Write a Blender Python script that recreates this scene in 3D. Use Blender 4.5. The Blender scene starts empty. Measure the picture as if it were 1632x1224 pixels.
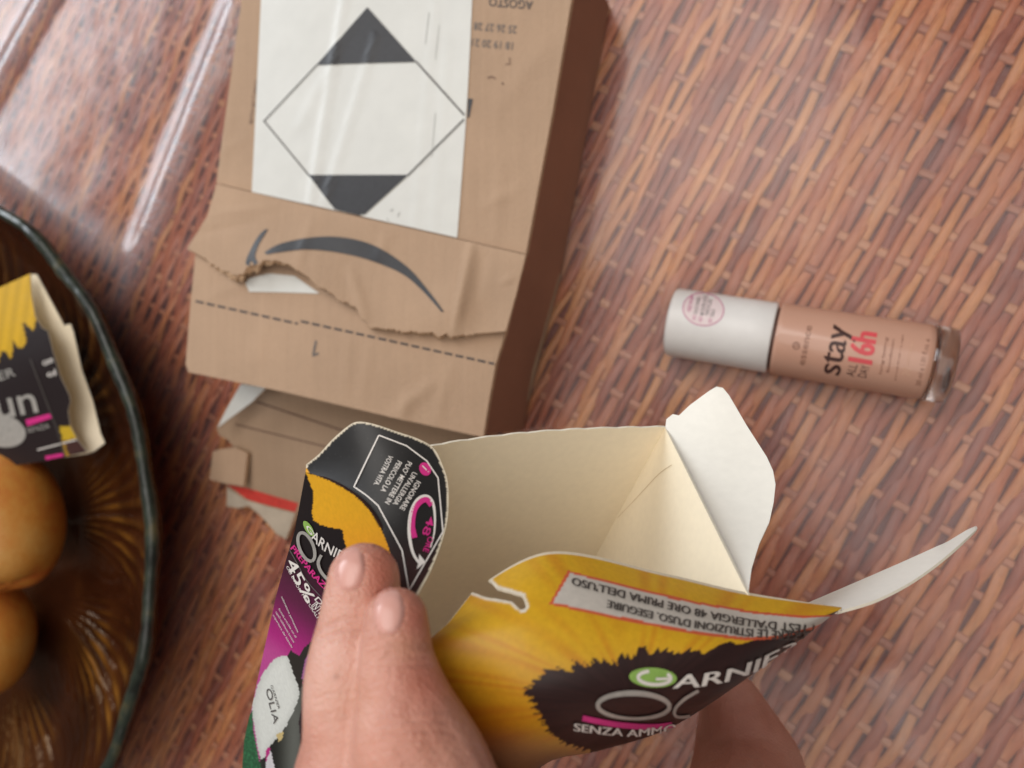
import bpy, bmesh, math, random
import numpy as np
from mathutils import Vector, Matrix
from mathutils.bvhtree import BVHTree
from mathutils.geometry import delaunay_2d_cdt

rng = random.Random(7)
nrg = np.random.default_rng(11)
scene = bpy.context.scene
COL = scene.collection

# ---------------------------------------------------------------- camera
FPX = 1250.0                       # focal length in photograph pixels (1632 wide)
_n = math.sqrt(455**2 + 28**2 + FPX**2)
CR = np.array([0, 0, -455 / _n]); CR[0] = math.sqrt(1 - CR[2]**2)
_uz = 28 / _n; _ux = -CR[2] * _uz / CR[0]
CU = np.array([_ux, math.sqrt(1 - _ux**2 - _uz**2), _uz])
CF = np.cross(CU, CR)
CC = np.array([0, 0, 0.36])
cam_d = bpy.data.cameras.new('camera'); cam = bpy.data.objects.new('camera', cam_d); COL.objects.link(cam)
cam_d.sensor_width = 36.0; cam_d.lens = 36.0 * FPX / 1632
cam_d.clip_start = 0.005; cam_d.clip_end = 50
cam.matrix_world = Matrix(((CR[0], CU[0], -CF[0], CC[0]), (CR[1], CU[1], -CF[1], CC[1]), (CR[2], CU[2], -CF[2], CC[2]), (0, 0, 0, 1)))
cam_d.dof.use_dof = True; cam_d.dof.focus_distance = 0.195; cam_d.dof.aperture_fstop = 13.0
scene.camera = cam

# ---------------------------------------------------------------- world, lamps, exposure
world = bpy.data.worlds.new('World'); scene.world = world; world.use_nodes = True
world.node_tree.nodes['Background'].inputs[0].default_value = (1.0, 0.93, 0.88, 1)
world.node_tree.nodes['Background'].inputs[1].default_value = 0.15
def area(name, loc, target, sx, sy, power, color):
    l = bpy.data.lights.new(name, 'AREA'); l.shape = 'RECTANGLE'; l.size = sx; l.size_y = sy; l.energy = power; l.color = color
    o = bpy.data.objects.new(name, l); COL.objects.link(o); o.location = loc
    o.rotation_euler = (Vector(target) - Vector(loc)).to_track_quat('-Z', 'Y').to_euler()
    return o
area('window_light', (-1.80, 1.05, 0.85), (-0.25, 0.05, 0.0), 1.00, 0.8, 25.0, (0.88, 0.94, 1.0))
area('far_fill_light', (-0.35, 0.75, 1.40), (-0.20, 0.05, 0.0), 0.9, 0.8, 9.0, (1.0, 0.96, 0.91))  # unseen soft fill from the far side, added to brighten the carton flaps
area('ceiling_light', (0.22, -0.12, 1.85), (-0.10, 0.05, 0.05), 1.8, 1.8, 18.0, (1.0, 0.94, 0.88))
vs = scene.view_settings; vs.view_transform = 'Standard'; vs.look = 'None'; vs.gamma = 1.0; vs.exposure = -0.08; vs.use_curve_mapping = False
scene.cycles.use_denoising = True
scene.cycles.max_bounces = 10; scene.cycles.transparent_max_bounces = 12
scene.cycles.sample_clamp_indirect = 4.0

# ---------------------------------------------------------------- projection helpers (photo pixel <-> place)
def ray(p):
    p = np.atleast_2d(np.asarray(p, float))
    return (p[:, :1] - 816) / FPX * CR + (612 - p[:, 1:2]) / FPX * CU + CF
def at_depth(x, y, d):                       # point at depth d along the optical axis
    return CC + ray((x, y))[0] * d
def at_z(x, y, z):                           # point on the level plane z
    r = ray((x, y))[0]; return CC + r * ((z - CC[2]) / r[2])
def at_z_many(p, z):
    r = ray(p); return CC + r * ((z - CC[2]) / r[:, 2])[:, None]
def proj(P):
    v = np.atleast_2d(P) - CC; d = v @ CF
    return np.c_[816 + FPX * (v @ CR) / d, 612 - FPX * (v @ CU) / d]

# ---------------------------------------------------------------- objects
def lin(r, g, b):
    return tuple(((c / 255 / 12.92) if c / 255 <= 0.04045 else ((c / 255 + 0.055) / 1.055)**2.4) for c in (r, g, b))
def raw_obj(name, verts, faces, mats, parent=None, smooth=True, fmat=None, colors=None):
    me = bpy.data.meshes.new(name)
    me.from_pydata([tuple(map(float, v)) for v in verts], [], [tuple(map(int, f)) for f in faces])
    for m in (mats if isinstance(mats, (list, tuple)) else [mats]): me.materials.append(m)
    if fmat is not None: me.polygons.foreach_set('material_index', np.asarray(fmat, dtype=np.int32))
    if smooth: me.polygons.foreach_set('use_smooth', np.ones(len(me.polygons), dtype=bool))
    if colors is not None:
        at = me.color_attributes.new('Col', 'FLOAT_COLOR', 'POINT')
        at.data.foreach_set('color', np.c_[colors, np.ones(len(colors))].astype(np.float32).ravel())
    me.update()
    o = bpy.data.objects.new(name, me); COL.objects.link(o)
    if parent is not None: o.parent = parent; o.matrix_parent_inverse = parent.matrix_world.inverted()
    return o
def thing(name, label, cat, loc=(0, 0, 0)):
    o = bpy.data.objects.new(name, None); COL.objects.link(o); o.location = loc; o.empty_display_size = 0.02
    o.matrix_world = Matrix.Translation(loc)
    o['label'] = label; o['category'] = cat
    return o
def tag(o, label, cat): o['label'] = label; o['category'] = cat; return o

# ---------------------------------------------------------------- materials
def new_mat(name):
    m = bpy.data.materials.new(name); m.use_nodes = True
    nt = m.node_tree; b = nt.nodes['Principled BSDF']
    return m, nt, b
def N(nt, t, **kw):
    n = nt.nodes.new(t)
    for k, v in kw.items(): setattr(n, k, v)
    return n
def ramp(nt, stops):
    r = N(nt, 'ShaderNodeValToRGB'); e = r.color_ramp.elements
    while len(e) < len(stops): e.new(0.5)
    for i, (p, c) in enumerate(stops): e[i].position = p; e[i].color = (*c, 1)
    return r
def bump(nt, b, src, strength, dist):
    bp = N(nt, 'ShaderNodeBump'); bp.inputs['Strength'].default_value = strength; bp.inputs['Distance'].default_value = dist
    nt.links.new(src, bp.inputs['Height']); nt.links.new(bp.outputs[0], b.inputs['Normal']); return bp
def noise(nt, scale, detail=4, rough=0.55, vec=None):
    n = N(nt, 'ShaderNodeTexNoise'); n.inputs['Scale'].default_value = scale; n.inputs['Detail'].default_value = detail; n.inputs['Roughness'].default_value = rough
    if vec is not None: nt.links.new(vec, n.inputs['Vector'])
    return n
def objvec(nt, scale=(1, 1, 1), rot=(0, 0, 0)):
    tc = N(nt, 'ShaderNodeTexCoord'); mp = N(nt, 'ShaderNodeMapping'); mp.inputs['Scale'].default_value = scale; mp.inputs['Rotation'].default_value = rot
    nt.links.new(tc.outputs['Object'], mp.inputs['Vector']); return mp.outputs[0]
def plain(name, col, rough=0.5, var=0.12, scale=300, bmp=0.0, **kw):
    m, nt, b = new_mat(name)
    n = noise(nt, scale, 5, vec=objvec(nt))
    r = ramp(nt, [(0.25, tuple(c * (1 - var) for c in col)), (0.75, tuple(min(1, c * (1 + var)) for c in col))])
    nt.links.new(n.outputs['Fac'], r.inputs[0]); nt.links.new(r.outputs[0], b.inputs['Base Color'])
    b.inputs['Roughness'].default_value = rough
    if bmp: bump(nt, b, n.outputs['Fac'], bmp, 0.0004)
    for k, v in kw.items(): b.inputs[k].default_value = v
    return m
def printed(name, rough=0.40):
    m, nt, b = new_mat(name)
    at = N(nt, 'ShaderNodeVertexColor', layer_name='Col')
    n = noise(nt, 900, 3, vec=objvec(nt)); mx = N(nt, 'ShaderNodeMix', data_type='RGBA', blend_type='MULTIPLY')
    mx.inputs[0].default_value = 0.25
    nt.links.new(at.outputs[0], mx.inputs[6]); nt.links.new(n.outputs['Fac'], mx.inputs[7])
    nt.links.new(mx.outputs[2], b.inputs['Base Color'])
    b.inputs['Roughness'].default_value = rough; b.inputs['Specular IOR Level'].default_value = 0.4
    n2 = noise(nt, 60, 3, vec=objvec(nt)); bump(nt, b, n2.outputs['Fac'], 0.25, 0.001)
    return m
M = {}
# rattan: each strand its own hue, with grain along it
def rattan(name, cols):
    m, nt, b = new_mat(name)
    oi = N(nt, 'ShaderNodeObjectInfo')
    n = noise(nt, 22, 3, vec=objvec(nt, (1, 4, 4))); n2 = noise(nt, 120, 5, vec=objvec(nt, (1, 16, 16)))
    ma = N(nt, 'ShaderNodeMath', operation='MULTIPLY_ADD'); ma.inputs[1].default_value = 0.50
    nt.links.new(oi.outputs['Random'], ma.inputs[0]); 
    mb = N(nt, 'ShaderNodeMath', operation='MULTIPLY'); mb.inputs[1].default_value = 0.55
    nt.links.new(n.outputs['Fac'], mb.inputs[0]); nt.links.new(mb.outputs[0], ma.inputs[2])
    r = ramp(nt, cols); nt.links.new(ma.outputs[0], r.inputs[0])
    mx = N(nt, 'ShaderNodeMix', data_type='RGBA', blend_type='MULTIPLY'); mx.inputs[0].default_value = 0.6
    r2 = ramp(nt, [(0.3, (0.55, 0.5, 0.48)), (0.65, (1, 1, 1))]); nt.links.new(n2.outputs['Fac'], r2.inputs[0])
    nt.links.new(r.outputs[0], mx.inputs[6]); nt.links.new(r2.outputs[0], mx.inputs[7]); nt.links.new(mx.outputs[2], b.inputs['Base Color'])
    b.inputs['Roughness'].default_value = 0.42
    bump(nt, b, n2.outputs['Fac'], 0.5, 0.0003)
    return m
M['strand'] = rattan('rattan_strand', [(0.16, lin(136, 68, 50)), (0.36, lin(180, 100, 66)), (0.55, lin(206, 127, 80)), (0.80, lin(226, 158, 94))])
M['stake'] = rattan('rattan_stake', [(0.2, lin(170, 106, 78)), (0.5, lin(200, 134, 96)), (0.8, lin(216, 156, 112))])
M['backing'] = plain('table_backing', lin(140, 78, 62), 0.7)
# clear plastic
def clear_plastic():
    m, nt, b = new_mat('clear_plastic'); nt.nodes.remove(b)
    out = nt.nodes['Material Output']
    tr = N(nt, 'ShaderNodeBsdfTransparent'); tr.inputs[0].default_value = (0.97, 0.97, 0.98, 1)
    gl = N(nt, 'ShaderNodeBsdfGlossy'); gl.inputs['Roughness'].default_value = 0.20
    df = N(nt, 'ShaderNodeBsdfDiffuse'); df.inputs[0].default_value = (0.75, 0.72, 0.78, 1)
    fr = N(nt, 'ShaderNodeFresnel'); fr.inputs['IOR'].default_value = 1.52
    v = objvec(nt)
    n1 = noise(nt, 14, 2, vec=v); n2 = noise(nt, 170, 2, vec=v); n3 = noise(nt, 11, 4, 0.6, vec=v)
    ad = N(nt, 'ShaderNodeMath', operation='MULTIPLY_ADD'); ad.inputs[1].default_value = 0.05
    nt.links.new(n2.outputs['Fac'], ad.inputs[0]); nt.links.new(n1.outputs['Fac'], ad.inputs[2])
    bp = N(nt, 'ShaderNodeBump'); bp.inputs['Strength'].default_value = 0.3; bp.inputs['Distance'].default_value = 0.006
    nt.links.new(ad.outputs[0], bp.inputs['Height'])
    nt.links.new(bp.outputs[0], gl.inputs['Normal']); nt.links.new(bp.outputs[0], fr.inputs['Normal'])
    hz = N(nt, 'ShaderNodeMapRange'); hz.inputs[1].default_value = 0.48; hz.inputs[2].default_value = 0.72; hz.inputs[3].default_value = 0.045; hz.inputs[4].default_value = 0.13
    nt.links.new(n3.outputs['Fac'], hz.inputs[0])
    vc = N(nt, 'ShaderNodeVertexColor', layer_name='Col'); mk = N(nt, 'ShaderNodeMath', operation='MULTIPLY_ADD'); mk.inputs[1].default_value = 0.34  # vertex colour brightens the film along its creases
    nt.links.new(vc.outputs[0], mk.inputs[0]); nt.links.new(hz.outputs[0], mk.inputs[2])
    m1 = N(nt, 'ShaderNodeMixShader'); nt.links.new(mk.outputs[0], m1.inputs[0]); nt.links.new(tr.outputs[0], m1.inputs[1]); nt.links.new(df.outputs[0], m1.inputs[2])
    m2 = N(nt, 'ShaderNodeMixShader'); nt.links.new(fr.outputs[0], m2.inputs[0]); nt.links.new(m1.outputs[0], m2.inputs[1]); nt.links.new(gl.outputs[0], m2.inputs[2])
    nt.links.new(m2.outputs[0], out.inputs[0])
    return m
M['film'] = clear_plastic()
def kraft(name, col, rot=0.0):
    m, nt, b = new_mat(name)
    v = objvec(nt, (1, 1, 1), (0, 0, rot)); vs_ = objvec(nt, (330, 6, 6), (0, 0, rot))
    n = noise(nt, 1, 2, vec=vs_); n2 = noise(nt, 700, 5, vec=v); n3 = noise(nt, 22, 4, vec=v)
    r = ramp(nt, [(0.3, tuple(c * 0.86 for c in col)), (0.7, tuple(c * 1.1 for c in col))])
    a1 = N(nt, 'ShaderNodeMath', operation='MULTIPLY_ADD'); a1.inputs[1].default_value = 0.20; nt.links.new(n.outputs['Fac'], a1.inputs[0])
    a2 = N(nt, 'ShaderNodeMath', operation='MULTIPLY_ADD'); a2.inputs[1].default_value = 0.60; nt.links.new(n3.outputs['Fac'], a2.inputs[0])
    a3 = N(nt, 'ShaderNodeMath', operation='MULTIPLY'); a3.inputs[1].default_value = 0.2; nt.links.new(n2.outputs['Fac'], a3.inputs[0])
    nt.links.new(a2.outputs[0], a1.inputs[2]); nt.links.new(a3.outputs[0], a2.inputs[2])
    nt.links.new(a1.outputs[0], r.inputs[0]); nt.links.new(r.outputs[0], b.inputs['Base Color'])
    b.inputs['Roughness'].default_value = 0.8; b.inputs['Specular IOR Level'].default_value = 0.2
    bump(nt, b, a1.outputs[0], 0.6, 0.0018)
    return m
KROT = math.radians(-12)
M['kraft'] = kraft('kraft_board', lin(182, 153, 128), KROT)
M['kraft_in'] = kraft('kraft_board_inside', lin(170, 144, 120), KROT)
M['kraft_torn'] = plain('kraft_torn', lin(196, 164, 132), 0.9, 0.2, 600, 0.5)
M['kraft_shaded'] = kraft('kraft_shaded_board', lin(158, 114, 92), KROT)  # darker kraft for the walls: their shade is put into the colour
M['ink'] = plain('black_ink', lin(46, 46, 50), 0.5, 0.18, 500)
M['ink_grey'] = plain('grey_ink', lin(96, 92, 90), 0.6, 0.1, 500)
M['ink_faint'] = plain('faint_ink', lin(108, 82, 68), 0.7, 0.1, 500)
M['label'] = plain('label_paper', lin(216, 216, 211), 0.45, 0.04, 90, 0.5)
M['red_tape'] = plain('red_tape', lin(205, 70, 62), 0.35, 0.2, 400, 0.3)
M['greyboard'] = plain('pale_liner', lin(190, 176, 158), 0.85, 0.15, 120, 0.3)
M['print'] = printed('printed_card')
M['print_dull'] = printed('printed_card_soft', 0.42)
M['card_in'] = plain('card_inside', lin(252, 239, 212), 0.6, 0.03, 500)
M['card_white'] = plain('card_inside_white', lin(250, 247, 238), 0.55, 0.03, 400)
M['card_edge'] = plain('card_core', lin(236, 228, 210), 0.9, 0.06, 900)
M['crease_tan'] = plain('card_crease', lin(226, 206, 174), 0.8)
M['dark_card'] = plain('dark_printed_card', lin(52, 30, 28), 0.4, 0.1, 40)
M['white_ink'] = plain('white_ink', lin(226, 220, 214), 0.4, 0.04, 600)
M['silver_ink'] = plain('silver_ink', lin(176, 172, 166), 0.32, 0.18, 500, 0.0, Metallic=0.25)
M['pink_ink'] = plain('magenta_ink', lin(206, 46, 130), 0.35, 0.12, 500)
M['green_ink'] = plain('green_ink', lin(140, 178, 88), 0.4, 0.15, 400)
M['orange_ink'] = plain('red_outline_ink', lin(226, 92, 60), 0.4, 0.1, 400)
M['label_ink'] = plain('label_background_ink', lin(206, 196, 184), 0.4, 0.03, 300)
M['text_grey'] = plain('dark_text_ink', lin(70, 64, 60), 0.5, 0.1, 500)

# ---------------------------------------------------------------- 2D / surface tools
def dens(poly, step, closed=True):
    out = []; n = len(poly)
    for i in range(n if closed else n - 1):
        a = np.array(poly[i], float); b = np.array(poly[(i + 1) % n], float); k = max(1, int(round(np.linalg.norm(b - a) / step)))
        for j in range(k): out.append(a + (b - a) * j / k)
    if not closed: out.append(np.array(poly[-1], float))
    return np.array(out)
def smooth_path(pts, n=12, closed=False):
    P = np.array(pts, float); m = len(P); out = []
    for i in range(m if closed else m - 1):
        p0 = P[(i - 1) % m] if closed or i > 0 else P[0]; p1 = P[i]; p2 = P[(i + 1) % m]; p3 = P[(i + 2) % m] if closed or i + 2 < m else P[-1]
        for j in range(n):
            t = j / n
            out.append(0.5 * ((2 * p1) + (p2 - p0) * t + (2 * p0 - 5 * p1 + 4 * p2 - p3) * t * t + (3 * p1 - p0 - 3 * p2 + p3) * t**3))
    if not closed: out.append(P[-1])
    return np.array(out)
def inside(poly, pts):
    poly = np.asarray(poly, float); x = pts[:, 0]; y = pts[:, 1]; r = np.zeros(len(pts), bool); n = len(poly); j = n - 1
    for i in range(n):
        xi, yi = poly[i]; xj, yj = poly[j]
        c = ((yi > y) != (yj > y)) & (x < (xj - xi) * (y - yi) / ((yj - yi) or 1e-12) + xi)
        r ^= c; j = i
    return r
def edge_dist(poly, pts):
    poly = np.asarray(poly, float); d = np.full(len(pts), 1e9)
    for i in range(len(poly)):
        a = poly[i]; b = poly[(i + 1) % len(poly)]; ab = b - a; L = (ab @ ab) or 1e-12
        t = np.clip(((pts - a) @ ab) / L, 0, 1); q = a + t[:, None] * ab
        d = np.minimum(d, np.hypot(*(pts - q).T))
    return d
def cdt(poly, step):
    b = dens(poly, step); lo = b.min(0); hi = b.max(0)
    gx = np.arange(lo[0], hi[0], step); gy = np.arange(lo[1], hi[1], step * 0.87)
    g = np.array([(x + (0.5 * step if k % 2 else 0), y) for k, y in enumerate(gy) for x in gx])
    if len(g):
        g = g[inside(b, g)]
        if len(g): g = g[edge_dist(b, g) > 0.55 * step]
    allp = np.vstack([b, g]) if len(g) else b
    nb = len(b)
    res = delaunay_2d_cdt([Vector(p) for p in allp], [(i, (i + 1) % nb) for i in range(nb)], [list(range(nb))], 1, 1e-6)
    return np.array([tuple(v) for v in res[0]]), [tuple(f) for f in res[2]]
def tps(ctrl):                                # thin-plate spline depth field from (px, py, depth)
    c = np.array(ctrl, float); n = len(c); xy = c[:, :2] / 500
    def K(a, b):
        r2 = ((a[:, None, :] - b[None])**2).sum(2); return np.where(r2 > 1e-12, 0.5 * r2 * np.log(np.maximum(r2, 1e-12)), 0)
    A = np.zeros((n + 3, n + 3)); A[:n, :n] = K(xy, xy); A[:n, n] = 1; A[:n, n + 1:] = xy; A[n:, :n] = A[:n, n:].T
    s = np.linalg.lstsq(A, np.r_[c[:, 2], 0, 0, 0], rcond=None)[0]
    def f(p):
        p = np.asarray(p, float) / 500; return K(p, xy) @ s[:n] + s[n] + p @ s[n + 1:]
    return f
SURF = {}
def solidify(name, V, F, th, mats, parent, colors=None, front=None):
    """sheet with thickness: V faces the camera; mats = front, back, edge"""
    V = np.asarray(V, float); F = [tuple(f) for f in F]
    nrm = np.zeros_like(V)
    F2 = []
    for f in F:
        n = np.cross(V[f[1]] - V[f[0]], V[f[2]] - V[f[0]])
        if front is None and n @ (CC - V[f[0]]) < 0: f = f[::-1]; n = -n
        F2.append(f)
        for i in f: nrm[i] += n
    nrm /= np.maximum(np.linalg.norm(nrm, axis=1), 1e-15)[:, None]
    ec = {}
    for f in F2:
        for i in range(len(f)):
            e = (f[i], f[(i + 1) % len(f)]); k = (min(e), max(e)); ec.setdefault(k, []).append(e)
    nV = len(V); faces = list(F2); fm = [0] * len(F2)
    for f in F2: faces.append(tuple(i + nV for i in f[::-1])); fm.append(1)
    for k, es in ec.items():
        if len(es) == 1:
            a, b_ = es[0]; faces.append((b_, a, a + nV, b_ + nV)); fm.append(2)
    cols = None
    if colors is not None: cols = np.vstack([colors, colors])
    o = raw_obj(name, np.vstack([V, V - nrm * th]), faces, mats, parent, True, fm, cols)
    # hard edges on the rim
    at = o.data.attributes.new('sharp_edge', 'BOOLEAN', 'EDGE')
    ev = np.zeros(len(o.data.edges) * 2, dtype=np.int32); o.data.edges.foreach_get('vertices', ev); ev = ev.reshape(-1, 2)
    bset = {k for k, es in ec.items() if len(es) == 1}
    fl = np.array([((min(a % nV, b % nV), max(a % nV, b % nV)) in bset) or (a % nV == b % nV) for a, b in ev])
    at.data.foreach_set('value', fl)
    SURF[o.name] = BVHTree.FromPolygons([tuple(v) for v in V], F2)
    return o
def sheet(name, outline, field, step, th, mats, parent, paint=None, ridges=()):
    """outline in photo pixels; field(px array) -> world points"""
    p, F = cdt(outline, step)
    V = field(p)
    for a, b, hh_, sg in ridges:
        a = np.array(a, float); b = np.array(b, float); ab = b - a; tf = ((p - a) @ ab) / (ab @ ab); t = np.clip(tf, 0, 1); d = np.hypot(*(p - a - t[:, None] * ab).T)
        V[:, 2] += hh_ * np.exp(-(d / sg)**2) * np.sin(np.pi * np.clip(t * 0.9 + 0.1, 0, 1))**0.5
    return solidify(name, V, F, th, mats, parent, paint(p) if paint else None)
def f_depth(fn): return lambda p: CC + ray(p) * fn(p)[:, None]
def f_plane(z): return lambda p: at_z_many(p, z)
def f_ztps(ctrl):
    g = tps(ctrl)
    def f(p):
        r = ray(p); z = g(p); return CC + r * ((z - CC[2]) / r[:, 2])[:, None]
    return f
def cast(surf, p, off):
    bvhs = surf if isinstance(surf, (list, tuple)) else [surf]
    r = ray(p); out = []
    o = Vector(CC)
    for d in r:
        best = None
        for s in bvhs:
            h = SURF[s].ray_cast(o, Vector(d).normalized())
            if h[0] is not None and (best is None or h[3] < best[3]): best = h
        if best is None: out.append(None); continue
        n = best[1]
        if n.dot(Vector(d)) > 0: n = -n
        out.append(np.array(best[0] + n * off))
    return out
def decal(name, surf, p, F, mat, parent, off=0.00015):
    W = cast(surf, p, off)
    keep = [f for f in F if all(W[i] is not None for i in f)]
    used = sorted({i for f in keep for i in f}); mp = {k: j for j, k in enumerate(used)}
    if not used: return None
    V = np.array([W[i] for i in used]); F2 = []
    for f in keep:
        f = tuple(mp[i] for i in f); n = np.cross(V[f[1]] - V[f[0]], V[f[2]] - V[f[0]])
        F2.append(f[::-1] if n @ (CC - V[f[0]]) < 0 else f)
    return raw_obj(name, V, F2, mat, parent, False)
def decal_poly(name, surf, poly, mat, parent, off=0.00015, step=14):
    p, F = cdt(poly, step); return decal(name, surf, p, F, mat, parent, off)
def stroke_geo(path, w, base=0):
    path = np.asarray(path, float); w = np.broadcast_to(np.asarray(w, float), (len(path),))
    t = np.gradient(path, axis=0); t /= np.maximum(np.linalg.norm(t, axis=1), 1e-9)[:, None]; n = np.c_[-t[:, 1], t[:, 0]]
    P = np.vstack([path + n * w[:, None] / 2, path - n * w[:, None] / 2]); k = len(path)
    return P, [(base + i, base + i + 1, base + k + i + 1, base + k + i) for i in range(k - 1)]
def decal_strokes(name, surf, strokes, mat, parent, off=0.00015, step=6):
    Ps, Fs, b = [], [], 0
    for path, w in strokes:
        d = dens(path, step, False)
        if not np.isscalar(w): w = np.interp(np.linspace(0, 1, len(d)), np.linspace(0, 1, len(w)), w)
        P, F = stroke_geo(d, w, b); Ps.append(P); Fs += F; b += len(P)
    return decal(name, surf, np.vstack(Ps), Fs, mat, parent, off)
def ell(cx, cy, rx, ry, rot=0, a0=0, a1=360, n=40):
    t = np.radians(np.linspace(a0, a1, n + 1)); x = rx * np.cos(t); y = ry * np.sin(t); c, s = math.cos(math.radians(rot)), math.sin(math.radians(rot))
    return np.c_[cx + x * c - y * s, cy + x * s + y * c]
_tc = {}
def text_geo(s, bold=0.0):
    bold = min(bold, 0.008); k = (s, bold)
    if k not in _tc:
        cu = bpy.data.curves.new('t', 'FONT'); cu.body = s; cu.size = 1; cu.offset = bold; cu.resolution_u = 3
        ob = bpy.data.objects.new('t', cu); COL.objects.link(ob)
        dg = bpy.context.evaluated_depsgraph_get(); me = bpy.data.meshes.new_from_object(ob.evaluated_get(dg))
        V = np.array([v.co[:2] for v in me.vertices]); F = [tuple(p.vertices) for p in me.polygons]
        bpy.data.objects.remove(ob); bpy.data.curves.remove(cu); bpy.data.meshes.remove(me)
        # split long triangles so that the print can bend with its surface
        _tc[k] = (V, F)
    V, F = _tc[k]; return V.copy(), F
def decal_text(name, surf, s, path, h, mat, parent, up=None, bold=0.0, shear=0.0, off=0.0002, fat=0.0):
    """text fitted to a pixel baseline path; h = capital height in pixels; up = pixel direction of the letters' tops"""
    V, F = text_geo(s, bold); x0, x1 = V[:, 0].min(), V[:, 0].max()
    path = np.asarray(path, float)
    if len(path) == 2: path = np.array([path[0], path[0] * 0.5 + path[1] * 0.5, path[1]])
    L = np.r_[0, np.cumsum(np.linalg.norm(np.diff(path, axis=0), axis=1))]; tot = L[-1]
    sh = V[:, 1] / 0.7 * h
    sx = (V[:, 0] - x0) / (x1 - x0) * tot + sh * shear
    bx = np.interp(sx, L, path[:, 0]) ; by = np.interp(sx, L, path[:, 1])
    over = np.clip(sx - tot, 0, None); d = (path[-1] - path[-2]) / np.linalg.norm(path[-1] - path[-2])
    bx += over * d[0]; by += over * d[1]
    if up is None:
        t = path[-1] - path[0]; t = t / np.linalg.norm(t); u = np.array([t[1], -t[0]])
    else: u = np.array(up, float); u /= np.linalg.norm(u)
    P = np.c_[bx + u[0] * sh, by + u[1] * sh]
    if fat:
        t = path[-1] - path[0]; t = t / np.linalg.norm(t); k = len(P)
        P = np.vstack([P - t * fat, P, P + t * fat]); F = [tuple(i + o_ for i in f) for o_ in (0, k, 2 * k) for f in F]
        W1 = cast(surf, P[:k], off); W2 = cast(surf, P[k:2 * k], off + 0.00003); W3 = cast(surf, P[2 * k:], off + 0.00006); W = W1 + W2 + W3
        keep = [f for f in F if all(W[i] is not None for i in f)]; V3 = [w if w is not None else np.zeros(3) for w in W]
        us = sorted({i for f in keep for i in f}); mp = {q: j for j, q in enumerate(us)}
        if not us: return None
        V3 = np.array([V3[i] for i in us]); F3 = []
        for f in keep:
            f = tuple(mp[i] for i in f); n = np.cross(V3[f[1]] - V3[f[0]], V3[f[2]] - V3[f[0]]); F3.append(f[::-1] if n @ (CC - V3[f[0]]) < 0 else f)
        return raw_obj(name, V3, F3, mat, parent, False)
    return decal(name, surf, P, F, mat, parent, off)

# ================================================================ TABLE: woven rattan
Z_ITEM = 0.0012
TH = math.radians(61.0)
S = np.array([math.cos(TH), math.sin(TH)]); T = np.array([math.sin(TH), -math.cos(TH)])      # along strand, across (towards lower right)
PITCH, GAP = 0.0044, 0.0178
ORG = at_z(1000, 500, 0)[:2]
corners = [at_z(x, y, -0.004)[:2] for x, y in ((-60, -60), (1692, -60), (1692, 1284), (-60, 1284))]
cc = np.mean(corners, axis=0); corners = [c + (c - cc) * 0.08 for c in corners]
tt = [(c - ORG) @ T for c in corners]; ss = [(c - ORG) @ S for c in corners]
def clip_line(fixed, var, k):          # range of the other coordinate inside the visible quad
    lo, hi = [], []
    r = []
    for i in range(4):
        a, b = corners[i] - ORG, corners[(i + 1) % 4] - ORG
        fa, fb = a @ fixed - k, b @ fixed - k
        if fa * fb <= 0 and fa != fb:
            q = a + (b - a) * fa / (fa - fb); r.append(q @ var)
    return (min(r), max(r)) if len(r) >= 2 else None
table = thing('table', 'woven rattan table top of brown and orange strands', 'table', (float(cc[0]), float(cc[1]), 0))
ZTOP = -0.0025
def tube_mesh(name, pts, side, upv, hw, hh, mat, nseg=8):
    n = len(pts); ang = np.linspace(0, 2 * math.pi, nseg, endpoint=False)
    ca, sa = np.cos(ang), np.sin(ang)
    ca = np.sign(ca) * np.abs(ca)**0.75; sa = np.sign(sa) * np.abs(sa)**0.9
    V = pts[:, None, :] + side[None, None, :] * (ca[None, :, None] * hw[:, None, None]) + upv[None, None, :] * (sa[None, :, None] * hh[:, None, None])
    V = V.reshape(-1, 3)
    F = []
    for i in range(n - 1):
        for j in range(nseg):
            a = i * nseg + j; b = i * nseg + (j + 1) % nseg
            F.append((a, b, b + nseg, a + nseg))
    F.append(tuple(range(nseg))[::-1]); F.append(tuple(range((n - 1) * nseg, n * nseg)))
    return V, F
def place_local(name, V, F, mat, parent, org3, ang):
    c, s = math.cos(-ang), math.sin(-ang); L = V - org3
    L = np.c_[L[:, 0] * c - L[:, 1] * s, L[:, 0] * s + L[:, 1] * c, L[:, 2]]
    o = raw_obj(name, L, F, mat, None, True)
    o.parent = parent; o.location = Vector(org3) - parent.location; o.rotation_euler = (0, 0, ang)
    return o
k0, k1 = int(min(tt) / PITCH) - 1, int(max(tt) / PITCH) + 1
count = 0
up3 = np.array([0, 0, 1.0]); T3 = np.array([T[0], T[1], 0]); S3 = np.array([S[0], S[1], 0])
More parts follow.
